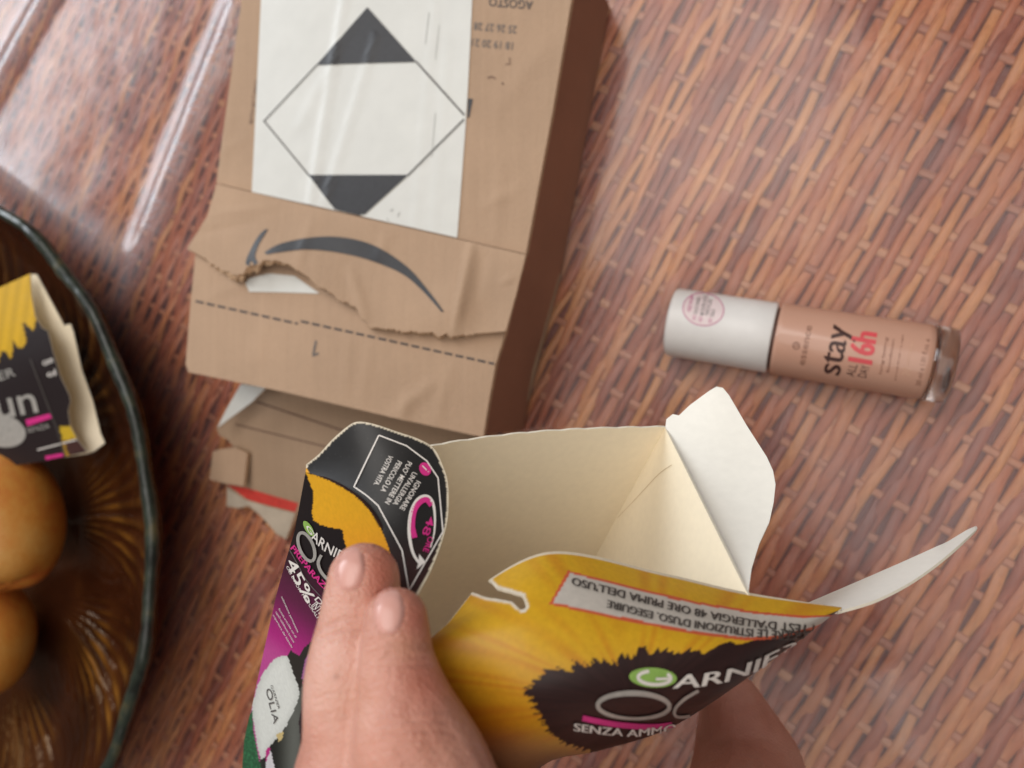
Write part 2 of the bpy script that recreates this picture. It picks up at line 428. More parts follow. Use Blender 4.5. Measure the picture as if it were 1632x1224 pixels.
for i in range(k0, k1 + 1):
    r = clip_line(T, S, i * PITCH)
    if r is None or r[1] - r[0] < 0.03: continue
    s0, s1 = r[0] - 0.01, r[1] + 0.01
    cuts = [s0]
    while True:
        nx = cuts[-1] + rng.uniform(0.20, 0.46)
        jj = round(nx / GAP); 
        if (jj + i) % 2 == 0: jj += 1
        nx = jj * GAP
        if nx > s1 - 0.09: break
        cuts.append(nx)
    cuts.append(s1)
    ph = rng.uniform(0, 6.28)
    for a, b in zip(cuts[:-1], cuts[1:]):
        n = max(8, int((b - a) / GAP * 6)); s = np.linspace(a - (0.004 if a != s0 else 0), b + (0.004 if b != s1 else 0), n)
        par = np.cos(math.pi * (s / GAP + i))
        par = np.sign(par) * np.abs(par)**0.8
        z = ZTOP + 0.0010 * par + 0.0003 * np.sin(s * 60 + ph)
        lat = 0.0007 * np.sin(s * 41 + ph) + 0.0005 * np.sin(s * 97 + ph * 2.3) + 0.00045 * np.sin(math.pi * s / GAP * 0.5 + ph) + rng.uniform(-0.0004, 0.0004)
        pts = np.c_[ORG[0] + S[0] * s + T[0] * (i * PITCH + lat), ORG[1] + S[1] * s + T[1] * (i * PITCH + lat), z]
        w0 = PITCH * 0.5 * rng.uniform(0.96, 1.26)
        hw = w0 * (1 + 0.10 * np.sin(s * 55 + ph * 1.7)); hh = np.full(n, 0.0011) * rng.uniform(0.85, 1.15)
        V, F = tube_mesh('strand', pts, T3, up3, hw, hh, None)
        o = place_local('strand', V, F, M['strand'], table, pts[n // 2], TH); count += 1
j0, j1 = int(min(ss) / GAP) - 1, int(max(ss) / GAP) + 1
for j in range(j0, j1 + 1):
    r = clip_line(S, T, j * GAP)
    if r is None or r[1] - r[0] < 0.02: continue
    n = max(6, int((r[1] - r[0]) / 0.012)); t = np.linspace(r[0] - 0.01, r[1] + 0.01, n); ph = rng.uniform(0, 6.28)
    lat = 0.0006 * np.sin(t * 30 + ph)
    pts = np.c_[ORG[0] + T[0] * t + S[0] * (j * GAP + lat), ORG[1] + T[1] * t + S[1] * (j * GAP + lat), np.full(n, ZTOP + 0.0002)]
    V, F = tube_mesh('stake', pts, S3, up3, np.full(n, 0.0019 * rng.uniform(0.85, 1.15)), np.full(n, 0.0007), None)
    place_local('stake', V, F, M['stake'], table, pts[n // 2], TH - math.pi / 2)
print('strands', count)
cq = [c + (c - cc) * 0.05 for c in corners]
raw_obj('backing', [(*c, -0.0042) for c in cq] + [(*c, -0.02) for c in cq], [(3, 2, 1, 0), (4, 5, 6, 7), (0, 1, 5, 4), (1, 2, 6, 5), (2, 3, 7, 6), (3, 0, 4, 7)], M['backing'], table, False)

# clear plastic cover with fold creases
creases = [((390, -20), (185, 500), 0.0034, 0.0085), ((95, -40), (-40, 200), 0.0034, 0.0085), ((-40, 228), (240, 440), 0.0022, 0.011), ((1400, 1060), (1470, 1240), 0.0008, 0.008), ((1010, 60), (900, 460), 0.0008, 0.010)]
nxg, nyg = 340, 280
q = np.array(cq); gu, gv = np.meshgrid(np.linspace(0, 1, nxg), np.linspace(0, 1, nyg))
gp = ((1 - gu)[..., None] * (1 - gv)[..., None] * q[0] + gu[..., None] * (1 - gv)[..., None] * q[1] + gu[..., None] * gv[..., None] * q[2] + (1 - gu)[..., None] * gv[..., None] * q[3]).reshape(-1, 2)
zz = np.full(len(gp), 0.0004); crease_glare = np.zeros(len(gp))
for a, b, hgt, sig in creases:
    A, B = at_z(*a, 0)[:2], at_z(*b, 0)[:2]; ab = B - A; t = np.clip(((gp - A) @ ab) / (ab @ ab), 0, 1)
    d = np.hypot(*(gp - A - t[:, None] * ab).T); tf = ((gp - A) @ ab) / (ab @ ab)
    fade = np.clip((1.0 - tf) * 5, 0, 1) * np.clip((tf + 0.05) * 8, 0, 1)
    zz += hgt * np.exp(-(d / sig)**2) * fade; crease_glare = np.maximum(crease_glare, min(1, hgt / 0.0026) * np.exp(-(d / sig * 0.9)**2) * fade * (0.55 + 0.45 * np.sin(tf * 90 + 3 * np.sin(tf * 37))**2))  # painted whitening along the creases stands in for window glare
# lies flat where things stand on it
keepflat = np.minimum(edge_dist(np.array([at_z(*p, 0)[:2] for p in ((340, 280), (300, 600), (360, 860), (780, 720), (960, -100), (400, -100))]), gp) / 0.01, 1)
keepflat = np.where(inside(np.array([at_z(*p, 0)[:2] for p in ((340, 280), (300, 600), (360, 860), (820, 720), (990, -100), (400, -100))]), gp), 0, 1)
zz = np.where(keepflat > 0, zz, 0.0004)
Fg = [(j * nxg + i, j * nxg + i + 1, (j + 1) * nxg + i + 1, (j + 1) * nxg + i) for j in range(nyg - 1) for i in range(nxg - 1)]
Fg = [f[::-1] for f in Fg]
film = raw_obj('table_cover', np.c_[gp, zz], Fg, M['film'], None, True, None, np.c_[crease_glare, crease_glare, crease_glare])
tag(film, 'clear creased plastic cover lying over the woven table', 'table cover')

# ================================================================ PARCEL
BZ = 0.058
parcel = thing('cardboard_parcel', 'torn open brown cardboard parcel with white diamond label and curved black arrow', 'parcel', tuple(at_z(600, 350, Z_ITEM)))
KM = [M['kraft'], M['kraft_in'], M['kraft_torn']]
topo = [(398, -90), (372, 90), (345, 292), (520, 333), (730, 380), (838, 405), (880, 180), (926, -90)]
f_top = f_ztps([(398, -90, BZ), (345, 292, BZ - .001), (560, 100, BZ + .001), (640, 250, BZ + 0.001), (838, 405, BZ - .001), (926, -90, BZ), (500, 0, BZ + .0012), (700, 0, BZ - .0004)])
sheet('top_panel', topo, f_top, 8, 0.003, KM, parcel, None, [((770, 330), (830, 300), 0.0006, 8), ((790, 380), (800, 250), 0.0005, 9), ((360, 240), (400, 215), 0.0005, 7), ((790, 180), (880, 60), 0.0004, 14), ((352, 280), (372, 150), 0.0004, 6)])
labo = smooth_path([(421, -90), (411, 120), (402, 306)], 6).tolist() + [(560, 341), (729, 379)] + smooth_path([(729, 379), (745, 160), (757, -90)], 6).tolist()[1:]
lp, lF = cdt(labo, 8)
W = f_top(lp); W[:, 2] += 0.00035
# creases running along the label
for (a, b, hh_, sg) in [((560, -60), (495, 330), 0.0011, 5), ((600, 60), (520, 320), 0.0007, 6), ((700, -60), (660, 380), 0.0004, 5), ((716, 60), (690, 380), 0.0004, 4), ((560, 40), (480, 200), 0.0004, 8)]:
    a = np.array(a, float); b = np.array(b, float); ab = b - a; t = np.clip(((lp - a) @ ab) / (ab @ ab), 0, 1); d = np.hypot(*(lp - a - t[:, None] * ab).T)
    W[:, 2] += hh_ * np.exp(-(d / sg)**2)
solidify('shipping_label', W, lF, 0.0002, [M['label'], M['label'], M['label']], parcel)
LB = bpy.data.objects['shipping_label']
decal_poly('diamond_tip', 'shipping_label', [(586, 12), (664, 99), (585, 101), (505, 104)], M['ink'], LB, 0.0004, 4)
decal_poly('diamond_tip', 'shipping_label', [(492, 279), (651, 279), (578, 345), (534, 334)], M['ink'], LB, 0.0004, 4)
for pth_, w_ in (([(663, 98), (744, 188)], 3.0), ([(744, 186), (650, 280)], 2.6), ([(506, 103), (420.5, 194)], 1.9), ([(420.5, 192), (493, 280)], 2.4)): decal_strokes('diamond_outline', 'shipping_label', [(pth_, w_)], M['ink_grey'], LB, 0.0003)
SC = [([(684, 20), (678, 70)], 1.2), ([(700, 40), (694, 95)], 1.0), ([(694, 180), (688, 250)], 1.0), ([(622, 336), (627, 334)], 2.0), ([(634, 345), (637, 338)], 1.6), ([(616, 348), (620, 352)], 1.4)]
M['scuff'] = plain('scuff_grey', lin(172, 172, 168), 0.6)
for sc_ in SC: decal_strokes('scuff_mark', 'shipping_label', [sc_], M['scuff'], LB, 0.00022)
decal_poly('print_mark', 'top_panel', [(746, 157), (754, 158), (748, 188), (745, 188)], M['ink'], parcel, 0.0002)
up180 = None
decal_text('printed_dates', 'top_panel', '25 26 27 28', [(824, 42), (756, 36)], 12, M['ink_grey'], parcel, bold=0.02)
decal_text('printed_dates', 'top_panel', '18 19 20 21', [(818, 68), (753, 62)], 12, M['ink_grey'], parcel, bold=0.02)
decal_text('printed_heading', 'top_panel', 'AGOSTO', [(850, 2), (780, -4)], 14, M['ink'], parcel, bold=0.02)
decal_strokes('print_mark', 'top_panel', [([(812, 92), (813, 102), (806, 103)], 1.6), ([(777, 125), (784, 122), (790, 126)], 2.2), ([(800, 133), (803, 134)], 3)], M['ink_faint'], parcel, 0.0002, 3)
decal_text('side_note', 'top_panel', 'aprire qui il pacco', [(402, 198), (411, 128)], 7, M['ink_faint'], parcel)
# lower lid flap and torn flap with the arrow
lowo = [(330, 350), (560, 395), (826, 440), (806, 528), (790, 580), (779, 640), (770, 697), (620, 664), (450, 624), (300, 593), (296, 580), (303, 490), (312, 400)]
f_low = f_ztps([(330, 350, BZ - .0035), (826, 440, BZ - .0035), (790, 580, BZ - .001), (770, 697, BZ - .002), (300, 593, BZ - .001), (312, 400, BZ - .002), (540, 560, BZ + .0004), (620, 664, BZ - .0008), (450, 480, BZ - 0.001)])
sheet('lid_flap', lowo, f_low, 8, 0.003, KM, parcel, None, [((690, 610), (620, 668), 0.0010, 9), ((650, 630), (640, 690), 0.0009, 7), ((420, 520), (400, 600), 0.0004, 12), ((560, 540), (545, 640), 0.0004, 8), ((590, 550), (575, 650), 0.0004, 7), ((340, 470), (470, 420), 0.0007, 9), ((720, 580), (690, 690), 0.0006, 8)])
torn_low = [(806, 528), (760, 531), (718, 537), (712, 531), (700, 536), (690, 530), (672, 531), (655, 527), (640, 528), (620, 524), (600, 521), (588, 522), (583, 512), (574, 502), (566, 488), (552, 482), (540, 478), (522, 462), (505, 455), (490, 440), (478, 434), (460, 421), (440, 415), (420, 416), (408, 424), (395, 424), (388, 434), (378, 440), (345, 425), (318, 405), (298, 396)]
_tl = dens(torn_low[1:-1], 3.5, False); torn_low = [torn_low[0]] + [tuple(q + np.array([rng.uniform(-1.2, 1.2), rng.uniform(-1.8, 1.8)])) for q in _tl] + [torn_low[-1]]
smo = [(345, 293), (520, 334), (730, 381), (838, 406), (822, 470)] + torn_low + [(313, 372), (330, 345)]
f_smo = f_ztps([(345, 293, BZ + .0010), (590, 350, BZ + .0012), (838, 406, BZ + .0015), (806, 528, BZ + .003), (700, 536, BZ + .0045), (588, 522, BZ + .0055), (505, 455, BZ + .0085), (430, 415, BZ + .0085), (378, 440, BZ + .0060), (300, 398, BZ + .0035), (560, 420, BZ + .0030), (700, 450, BZ + .0025), (725, 500, BZ + .0055), (735, 470, BZ + .0042), (750, 500, BZ + .0030), (330, 345, BZ + .0025), (450, 360, BZ + .0028)])
sheet('torn_flap', smo, f_smo, 6, 0.0016, KM, parcel, None, [((752, 395), (724, 536), 0.0022, 7), ((770, 410), (740, 520), -0.0008, 9), ((500, 350), (470, 430), 0.0006, 8), ((345, 340), (440, 330), 0.0008, 6), ((620, 370), (600, 420), 0.0006, 10), ((318, 372), (420, 352), -0.0007, 6), ((560, 430), (585, 515), 0.0010, 8), ((800, 450), (822, 440), 0.0008, 5)])
# frayed corrugation along the tear
V, Fc, b0 = [], [], 0
tp = dens(torn_low, 2.4, False)
for side_n, (lo, hi_, zz_) in enumerate(((0.0, 1.0, 0.0), (0.0, 1.0, -0.0016))):
    pth = []; 
    for k, p in enumerate(tp):
        t = k / len(tp)
        wdt = 0.5 + 11 * math.exp(-((t - 0.80) / 0.09)**2) + 2.5 * math.exp(-((t - 0.22) / 0.10)**2) + rng.uniform(-0.5, 1.6) + 2 * math.sin(k * 0.9) * math.exp(-((t - 0.80) / 0.09)**2)
        c = cast('torn_flap', [p + np.array([0, -2.0])], -0.0008)[0]
        if c is None: continue
        z = c[2] - 0.0006 + zz_; wob = rng.uniform(-0.0009, 0.0006)
        a = at_z(p[0], p[1] - 1.5, z); bq = at_z(p[0] - 0.1 * wdt + rng.uniform(-.6, .6), p[1] + wdt * (0.75 if side_n == 0 else 1.0), z - 0.0008 + wob)
        pth.append((a, bq))
    for k, (a, bq) in enumerate(pth):
        V += [a, bq, bq - np.array([0, 0, 0.0005]), a - np.array([0, 0, 0.0005])]
        if k:
            for m_ in range(4):
                n_ = (m_ + 1) % 4; o4 = b0 + 4 * (k - 1); Fc.append((o4 + m_, o4 + n_, o4 + 4 + n_, o4 + 4 + m_))
    b0 = len(V)
fr = raw_obj('frayed_edge', V, Fc, M['kraft_torn'], parcel, False)
decal_poly('paper_slip', 'lid_flap', [(392, 452), (398, 444), (430, 436), (470, 440), (510, 468), (450, 466), (398, 465)], M['label'], parcel, 0.0004, 12)
arc_u = smooth_path([(422, 402), (450, 388), (500, 378.5), (550, 379), (600, 393), (650, 426), (685, 466), (708, 497)], 8)
arc_l = smooth_path([(704, 497), (672, 462), (640, 436), (590, 415), (540, 403), (490, 398), (450, 402), (425, 406)], 8)
decal_poly('arrow_curve', 'torn_flap', np.vstack([arc_u, arc_l]).tolist(), M['ink'], parcel, 0.0003, 6)
decal_poly('arrow_head', 'torn_flap', smooth_path([(427, 366), (416, 372), (403, 392), (392, 419), (402, 423), (411, 419), (407, 408), (414, 388)], 5, True).tolist(), M['ink'], parcel, 0.0003, 6)
dash = []
for (a, b) in (((312, 480), (475, 516)), ((480, 512), (788, 580))):
    a = np.array(a, float); b = np.array(b, float); L = np.linalg.norm(b - a); t = 0
    while t < L: 
        dash.append(([a + (b - a) * t / L, a + (b - a) * min(1, (t + 13) / L)], 3.2)); t += 18
decal_strokes('perforation_line', 'lid_flap', dash, M['ink'], parcel, 0.0002)
decal_strokes('fold_number', 'lid_flap', [([(504, 543), (499, 567), (508, 563)], 3.2)], M['ink_grey'], parcel, 0.0002, 4)
# walls
def wall(name, path, mat, z1, inward):
    top = [np.array(at_z(x, y, z)) for x, y, z in path]; V = []; F = []
    for k, p in enumerate(top):
        i3 = np.array([*inward, 0]) * 0.003
        V += [p, [p[0], p[1], z1], [p[0] + i3[0], p[1] + i3[1], z1], p + i3]
    for k in range(len(top) - 1):
        for m_ in range(4):
            n_ = (m_ + 1) % 4; F.append((4 * k + m_, 4 * k + n_, 4 * k + 4 + n_, 4 * k + 4 + m_))
    F += [(0, 1, 2, 3), tuple(4 * (len(top) - 1) + m_ for m_ in (3, 2, 1, 0))]
    o = raw_obj(name, V, F, mat, parcel, False)
    bm = bmesh.new(); bm.from_mesh(o.data); bmesh.ops.recalc_face_normals(bm, faces=bm.faces); bm.to_mesh(o.data); bm.free()
    return o
zt = BZ - 0.0032
wall('side_wall', [(924, -90, zt), (836, 405, zt), (803, 528, zt), (788, 580, zt), (767, 692, zt)], M['kraft_shaded'], Z_ITEM, (-0.97, -0.2))
wall('side_wall', [(400, -90, zt), (348, 292, zt), (318, 400, zt), (304, 580, zt)], M['kraft_shaded'], Z_ITEM, (0.97, 0.2))
base_px = [(405, -90), (348, 292), (304, 588), (764, 690), (836, 405), (922, -90)]
bw = [at_z(x, y, zt) for x, y in base_px]
raw_obj('bottom_panel', [(p[0], p[1], Z_ITEM + 0.003) for p in bw] + [(p[0], p[1], Z_ITEM) for p in bw], [(0, 1, 2, 3, 4, 5), (11, 10, 9, 8, 7, 6)] + [(k, k + 6, (k + 1) % 6 + 6, (k + 1) % 6) for k in range(6)], M['kraft_in'], parcel, False)
# flap lying out of the open end
bfo = [(418, 612), (345, 682), (349, 694), (363, 701), (372, 712), (350, 716), (339, 720), (334, 764), (362, 773), (361, 808), (380, 811), (396, 807), (410, 818), (424, 832), (440, 851), (456, 860), (475, 815), (500, 780), (720, 760), (760, 690), (600, 640)]
f_bf = f_ztps([(418, 612, .016), (345, 682, .014), (334, 764, .010), (361, 808, .009), (456, 860, .007), (600, 640, .018), (760, 690, .018), (560, 760, .012), (475, 730, .013), (420, 690, .0155)])
sheet('bottom_flap', bfo, f_bf, 14, 0.003, [M['kraft_in'], M['kraft'], M['kraft_torn']], parcel)
decal_strokes('fold_crease', 'bottom_flap', [([(408, 640), (540, 684), (640, 706)], 3), ([(375, 676), (520, 712)], 2.2)], M['ink_faint'], parcel, 0.0002)
decal_poly('sealing_strip', 'bottom_flap', [(362, 772), (392, 777), (476, 802), (471, 816), (430, 806), (395, 796)], M['red_tape'], parcel, 0.0003, 12)
decal_poly('pale_liner', 'bottom_flap', [(362, 777), (390, 796), (430, 808), (470, 818), (456, 859), (440, 849), (424, 830), (410, 816), (396, 805), (380, 809), (362, 806)], M['greyboard'], parcel, 0.0002, 12)
sheet('corner_tab', [(350, 716), (339, 720), (334, 764), (362, 771), (388, 775), (394, 722), (376, 714)], f_plane(.0175), 12, 0.0025, [M['kraft'], M['kraft_in'], M['kraft_torn']], parcel)
sheet('white_side_flap', [(384, 612), (424, 618), (400, 642), (346, 682), (362, 650)], f_ztps([(384, 612, .030), (424, 618, .034), (346, 682, .024), (400, 642, .028)]), 10, 0.0012, [M['label'], M['kraft_in'], M['kraft_torn']], parcel)

# ================================================================ FOUNDATION BOTTLE
RB = 0.0149
p0 = at_z(1070, 513, RB + Z_ITEM); p1 = at_z(1516, 584, RB + Z_ITEM); p0[2] = p1[2] = RB + Z_ITEM
bl = np.linalg.norm(p1 - p0); bx = (p1 - p0) / bl; by = np.cross([0, 0, 1], bx); bz = np.array([0, 0, 1.0])
bottle = thing('foundation_bottle', 'beige foundation bottle with white cap lying on the woven table', 'bottle', tuple(((p0 + p1) / 2) * np.array([1, 1, 0]) + np.array([0, 0, Z_ITEM])))
def lathe(name, prof, mat, parent, n=56, closed=True):
    V, F = [], []
    for x, r in prof:
        for k in range(n):
            a = 2 * math.pi * k / n; V.append(p0 + bx * x * bl + (by * math.cos(a) + bz * math.sin(a)) * r)
    m = len(prof)
    for i in range(m - 1):
        for k in range(n): F.append((i * n + k, i * n + (k + 1) % n, (i + 1) * n + (k + 1) % n, (i + 1) * n + k))
    if closed: F.append(tuple(range(n))[::-1]); F.append(tuple(range((m - 1) * n, m * n)))
    o = raw_obj(name, V, F, mat, parent, True)
    bm = bmesh.new(); bm.from_mesh(o.data); bmesh.ops.recalc_face_normals(bm, faces=bm.faces); bm.to_mesh(o.data); bm.free()
    sh = o.data.attributes.new('sharp_edge', 'BOOLEAN', 'EDGE'); 
    SURF[o.name] = BVHTree.FromPolygons([tuple(v) for v in V], F)
    return o
M['cap'] = plain('frosted_cap', lin(230, 227, 224), 0.38, 0.03, 200, 0.0, **{'Subsurface Weight': 0.2, 'Subsurface Radius': (0.004, 0.004, 0.004), 'Subsurface Scale': 1.0})
M['makeup'] = plain('beige_makeup', lin(198, 152, 130), 0.5, 0.03, 60, 0.0, **{'Coat Weight': 0.6, 'Coat Roughness': 0.12})
m, nt, b = new_mat('bottle_glass'); b.inputs['Base Color'].default_value = (0.98, 0.97, 0.97, 1); b.inputs['Transmission Weight'].default_value = 1.0; b.inputs['Roughness'].default_value = 0.04; b.inputs['IOR'].default_value = 1.48; M['glass'] = m
M['neck'] = plain('dark_neck', lin(92, 66, 58), 0.4)
lathe('cap', [(0.0, RB * .93), (0.006, RB * .975), (0.014, RB * .99), (0.30, RB * .99), (0.383, RB * .99), (0.388, RB * .975)], M['cap'], bottle)
lathe('neck', [(0.386, RB * .86), (0.402, RB * .86)], M['neck'], bottle)
lathe('body', [(0.400, RB * .90), (0.402, RB * .975), (0.410, RB * .998), (0.42, RB), (0.70, RB), (0.900, RB), (0.920, RB * .97), (0.930, RB * .88), (0.933, RB * .6)], M['makeup'], bottle)
lathe('glass_base', [(0.924, RB * .905), (0.925, RB * .998), (0.945, RB), (0.985, RB * .995), (0.997, RB * .955), (1.0, RB * .88), (0.994, RB * .5), (0.990, RB * .1)], M['glass'], bottle)
BR = lambda a, b: [a, b]
Bm = {'brown': plain('bottle_brown_ink', lin(66, 38, 34), 0.5), 'red': plain('bottle_red_ink', lin(214, 78, 84), 0.5), 'faint': plain('bottle_faint_ink', lin(126, 84, 66), 0.5), 'pale': plain('bottle_pale_ink', lin(206, 164, 138), 0.5), 'pinkp': plain('sticker_paper', lin(230, 212, 212), 0.4, 0.02), 'pinki': plain('sticker_pink_ink', lin(196, 110, 150), 0.5), 'grey': plain('sticker_grey_ink', lin(110, 104, 104), 0.5)}
bu = (-0.975, -0.17)
BO = bpy.data.objects['body']; CP = bpy.data.objects['cap']
decal_strokes('brand_mark', 'body', [(ell(1269, 551, 5.2, 5.2, n=20), 1.5), ([(1265, 552), (1273, 550)], 1.3), ([(1266, 547), (1272, 547)], 1.2)], Bm['faint'], BO, 0.0001, 3)
decal_text('brand_name', 'body', 'essence', [(1282, 582), (1294, 520)], 11, Bm['faint'], BO, up=bu, off=0.0001)
decal_text('product_name', 'body', 'stay', [(1338, 598), (1354, 522)], 40, Bm['brown'], BO, up=bu, off=0.0001, fat=0.9)
decal_text('product_line', 'body', 'ALL', [(1361, 600), (1367, 582)], 14, Bm['brown'], BO, up=bu, off=0.0001)
decal_text('product_line', 'body', 'DAY', [(1380, 602), (1387, 584)], 14, Bm['brown'], BO, up=bu, off=0.0001)
decal_text('product_hours', 'body', '16h', [(1390, 580), (1398, 533)], 40, Bm['red'], BO, up=bu, off=0.00012, fat=1.8)
for ln, a, b_, h_, mt in (('long-lasting', (1405, 596), (1415, 538), 5, 'faint'), ('foundation', (1417, 594), (1426, 541), 5, 'faint'), ('make-up', (1428, 606), (1440, 534), 3, 'faint'), ('20', (1449, 600), (1452, 587), 12, 'pale'), ('soft beige', (1448, 582), (1456, 544), 4, 'pale'), ('30 ml e 1.01 fl.oz. e', (1467, 615), (1482, 541), 8, 'faint')):
    decal_text('small_print', 'body', ln, [a, b_], h_, Bm[mt], BO, up=bu, off=0.0001)
st = decal_poly('round_sticker', 'cap', ell(1121, 493, 32.5, 26, 8).tolist()[:-1], Bm['pinkp'], CP, 0.00012, 7)
decal_strokes('sticker_rim', 'cap', [(ell(1121, 493, 32.5, 26, 8), 1.5)], Bm['pinki'], st, 0.00014, 4)
for ln, a, b_, mt in (('FREE FROM', (1101, 497), (1106, 473), 'pinki'), ('NO', (1109, 510), (1110, 503), 'pinki'), ('SILICONES', (1111, 501), (1117, 474), 'grey'), ('NO', (1119, 513), (1120, 505), 'pinki'), ('MICROPLASTIC', (1121, 503), (1128, 471), 'grey'), ('PARTICLES', (1129, 503), (1135, 478), 'grey'), ('NO', (1134, 515), (1135, 508), 'pinki'), ('OILS', (1137, 506), (1140, 494), 'grey')):
    decal_text('sticker_text', 'cap', ln, [a, b_], 6, Bm[mt], st, up=bu, off=0.00018, bold=0.012)

# ================================================================ AMBER GLASS BOWL
ZR = 0.060
rimpx = [(0, 325), (60, 375), (130, 465), (180, 565), (225, 680), (243, 800), (248, 900), (238, 1010), (215, 1110), (175, 1224)]
rp = np.array([at_z(x, y, ZR)[:2] for x, y in rimpx])
sol = np.linalg.lstsq(np.c_[2 * rp, np.ones(len(rp))], (rp**2).sum(1), rcond=None)[0]
BC = sol[:2]; RR = math.sqrt(sol[2] + BC @ BC) - 0.004
bowl = thing('glass_bowl', 'large amber glass bowl with embossed leaves and dark green rim', 'bowl', (BC[0], BC[1], Z_ITEM))
def amber():
    m, nt, b = new_mat('amber_glass'); out = nt.nodes['Material Output']
    v = objvec(nt); n = noise(nt, 18, 4, vec=v)
    r = ramp(nt, [(0.3, lin(46, 24, 16)), (0.55, lin(74, 38, 20)), (0.78, lin(112, 66, 30))]); nt.links.new(n.outputs['Fac'], r.inputs[0])
    at = N(nt, 'ShaderNodeVertexColor', layer_name='Col'); mg = N(nt, 'ShaderNodeMix', data_type='RGBA'); mg.inputs[7].default_value = (*lin(190, 128, 50), 1)
    nt.links.new(at.outputs[0], mg.inputs[0]); nt.links.new(r.outputs[0], mg.inputs[6]); nt.links.new(mg.outputs[2], b.inputs['Base Color'])
    b.inputs['Roughness'].default_value = 0.20; b.inputs['IOR'].default_value = 1.45; b.inputs['Specular IOR Level'].default_value = 0.50; b.inputs['Specular Tint'].default_value = (1.0, 0.60, 0.25, 1)
    n2 = noise(nt, 240, 3, vec=v); bump(nt, b, n2.outputs['Fac'], 0.25, 0.001)
    tr = N(nt, 'ShaderNodeBsdfTransparent'); tr.inputs[0].default_value = (0.55, 0.26, 0.10, 1)
    mx = N(nt, 'ShaderNodeMixShader'); mx.inputs[0].default_value = 0.72
    nt.links.new(tr.outputs[0], mx.inputs[1]); nt.links.new(b.outputs[0], mx.inputs[2]); nt.links.new(mx.outputs[0], out.inputs[0])
    return m
M['amber'] = amber()
m, nt, b = new_mat('green_rim_glass'); n_ = noise(nt, 90, 4, vec=objvec(nt)); r_ = ramp(nt, [(0.35, lin(24, 27, 22)), (0.6, lin(46, 54, 44)), (0.8, lin(92, 82, 52))]); nt.links.new(n_.outputs['Fac'], r_.inputs[0]); nt.links.new(r_.outputs[0], b.inputs['Base Color']); b.inputs['Roughness'].default_value = 0.3; bump(nt, b, n_.outputs['Fac'], 0.4, 0.002); M['rim'] = m
# only the visible arc needs density, the bowl itself is whole
prof = [(0.0, 0.010), (0.30, 0.0105), (0.52, 0.012), (0.62, 0.015), (0.72, 0.021), (0.82, 0.030), (0.90, 0.041), (0.96, 0.052), (1.0, ZR)]
pr = np.array(prof); na, nr = 720, 110
rs = np.linspace(0.06, 1.0, nr); zs = np.interp(rs, pr[:, 0], pr[:, 1])
ang = np.linspace(0, 2 * math.pi, na, endpoint=False)
A_, R_ = np.meshgrid(ang, rs)
# embossed feathery leaves: a midrib with veins branching off
nl = 11; ph_ = (A_ * nl / (2 * math.pi) + 0.35) % 1.0 - 0.5
w = np.clip(1 - np.abs(ph_) * 2.2, 0, 1) * np.clip((R_ - 0.5) * 8, 0, 1) * np.clip((0.97 - R_) * 14, 0, 1)
fan = ph_ / (0.10 + 0.9 * np.clip(R_ - 0.42, 0, 1)); vein = np.abs(np.cos(fan * 13 + 0.6 * np.sin(R_ * 9)))**0.6 * 2 - 1
fine = np.cos(A_ * 110 + 3 * np.sin(R_ * 22))
relief = 0.0022 * w * vein + 0.0012 * np.exp(-(ph_ / 0.035)**2) * np.clip((R_ - 0.4) * 8, 0, 1) * np.clip((0.9 - R_) * 8, 0, 1) + 0.0004 * fine * np.clip((R_ - 0.55) * 5, 0, 1) * (1 - w)
wav = 1 + 0.006 * np.sin(A_ * 22) * np.clip((R_ - 0.8) * 5, 0, 1)
Zi = np.interp(R_, pr[:, 0], pr[:, 1]) + relief
Vi = np.c_[(BC[0] + np.cos(A_) * R_ * RR * wav).ravel(), (BC[1] + np.sin(A_) * R_ * RR * wav).ravel(), Zi.ravel()]
Zo = np.maximum(np.interp(R_, pr[:, 0], pr[:, 1]) - 0.006, Z_ITEM); Zo[R_ < 0.55] = Z_ITEM
Vo = np.c_[(BC[0] + np.cos(A_) * (R_ + 0.012 * R_) * RR * wav).ravel(), (BC[1] + np.sin(A_) * (R_ + 0.012 * R_) * RR * wav).ravel(), Zo.ravel()]
F = []; Nn = na * nr
for i in range(nr - 1):
    for k in range(na):
        a, b2 = i * na + k, i * na + (k + 1) % na
        F.append((a, b2, b2 + na, a + na)); F.append((Nn + a, Nn + a + na, Nn + b2 + na, Nn + b2))
for k in range(na):
    a, b2 = (nr - 1) * na + k, (nr - 1) * na + (k + 1) % na; F.append((a, b2, b2 + Nn, a + Nn))
F.append(tuple(range(na))[::-1]); F.append(tuple(range(Nn, Nn + na)))
patch = np.clip(np.sin(A_ * 7.3 + 1.0 + 2 * np.sin(R_ * 8)) * np.sin(R_ * 19 + 3 * np.sin(A_ * 4)), 0, 1)
crest = (np.clip((vein - 0.35) * 1.5, 0, 1)**2 * w * np.clip(patch + 0.18, 0, 1) * 0.9).ravel()
gold_glint = np.c_[crest, crest, crest]; raw_obj('basin', np.vstack([Vi, Vo]), F, M['amber'], bowl, True, None, np.vstack([gold_glint, gold_glint * 0]))  # golden highlights painted onto the relief crests
V, F = [], []; na2, nc = 480, 12
for k in range(na2):
    a = 2 * math.pi * k / na2; wv = 1 + 0.006 * math.sin(a * 22); rr = 0.0029 * (1 + 0.05 * math.sin(a * 44 + 1.5 * math.sin(a * 7)) + 0.05 * math.sin(a * 131) + 0.08 * math.sin(a * 17))
    for j in range(nc):
        t = 2 * math.pi * j / nc; rad = RR * wv + 0.002 + rr * 1.1 * math.cos(t)
        V.append((BC[0] + math.cos(a) * rad, BC[1] + math.sin(a) * rad, ZR + 0.0007 * math.sin(a * 22) + rr * math.sin(t)))
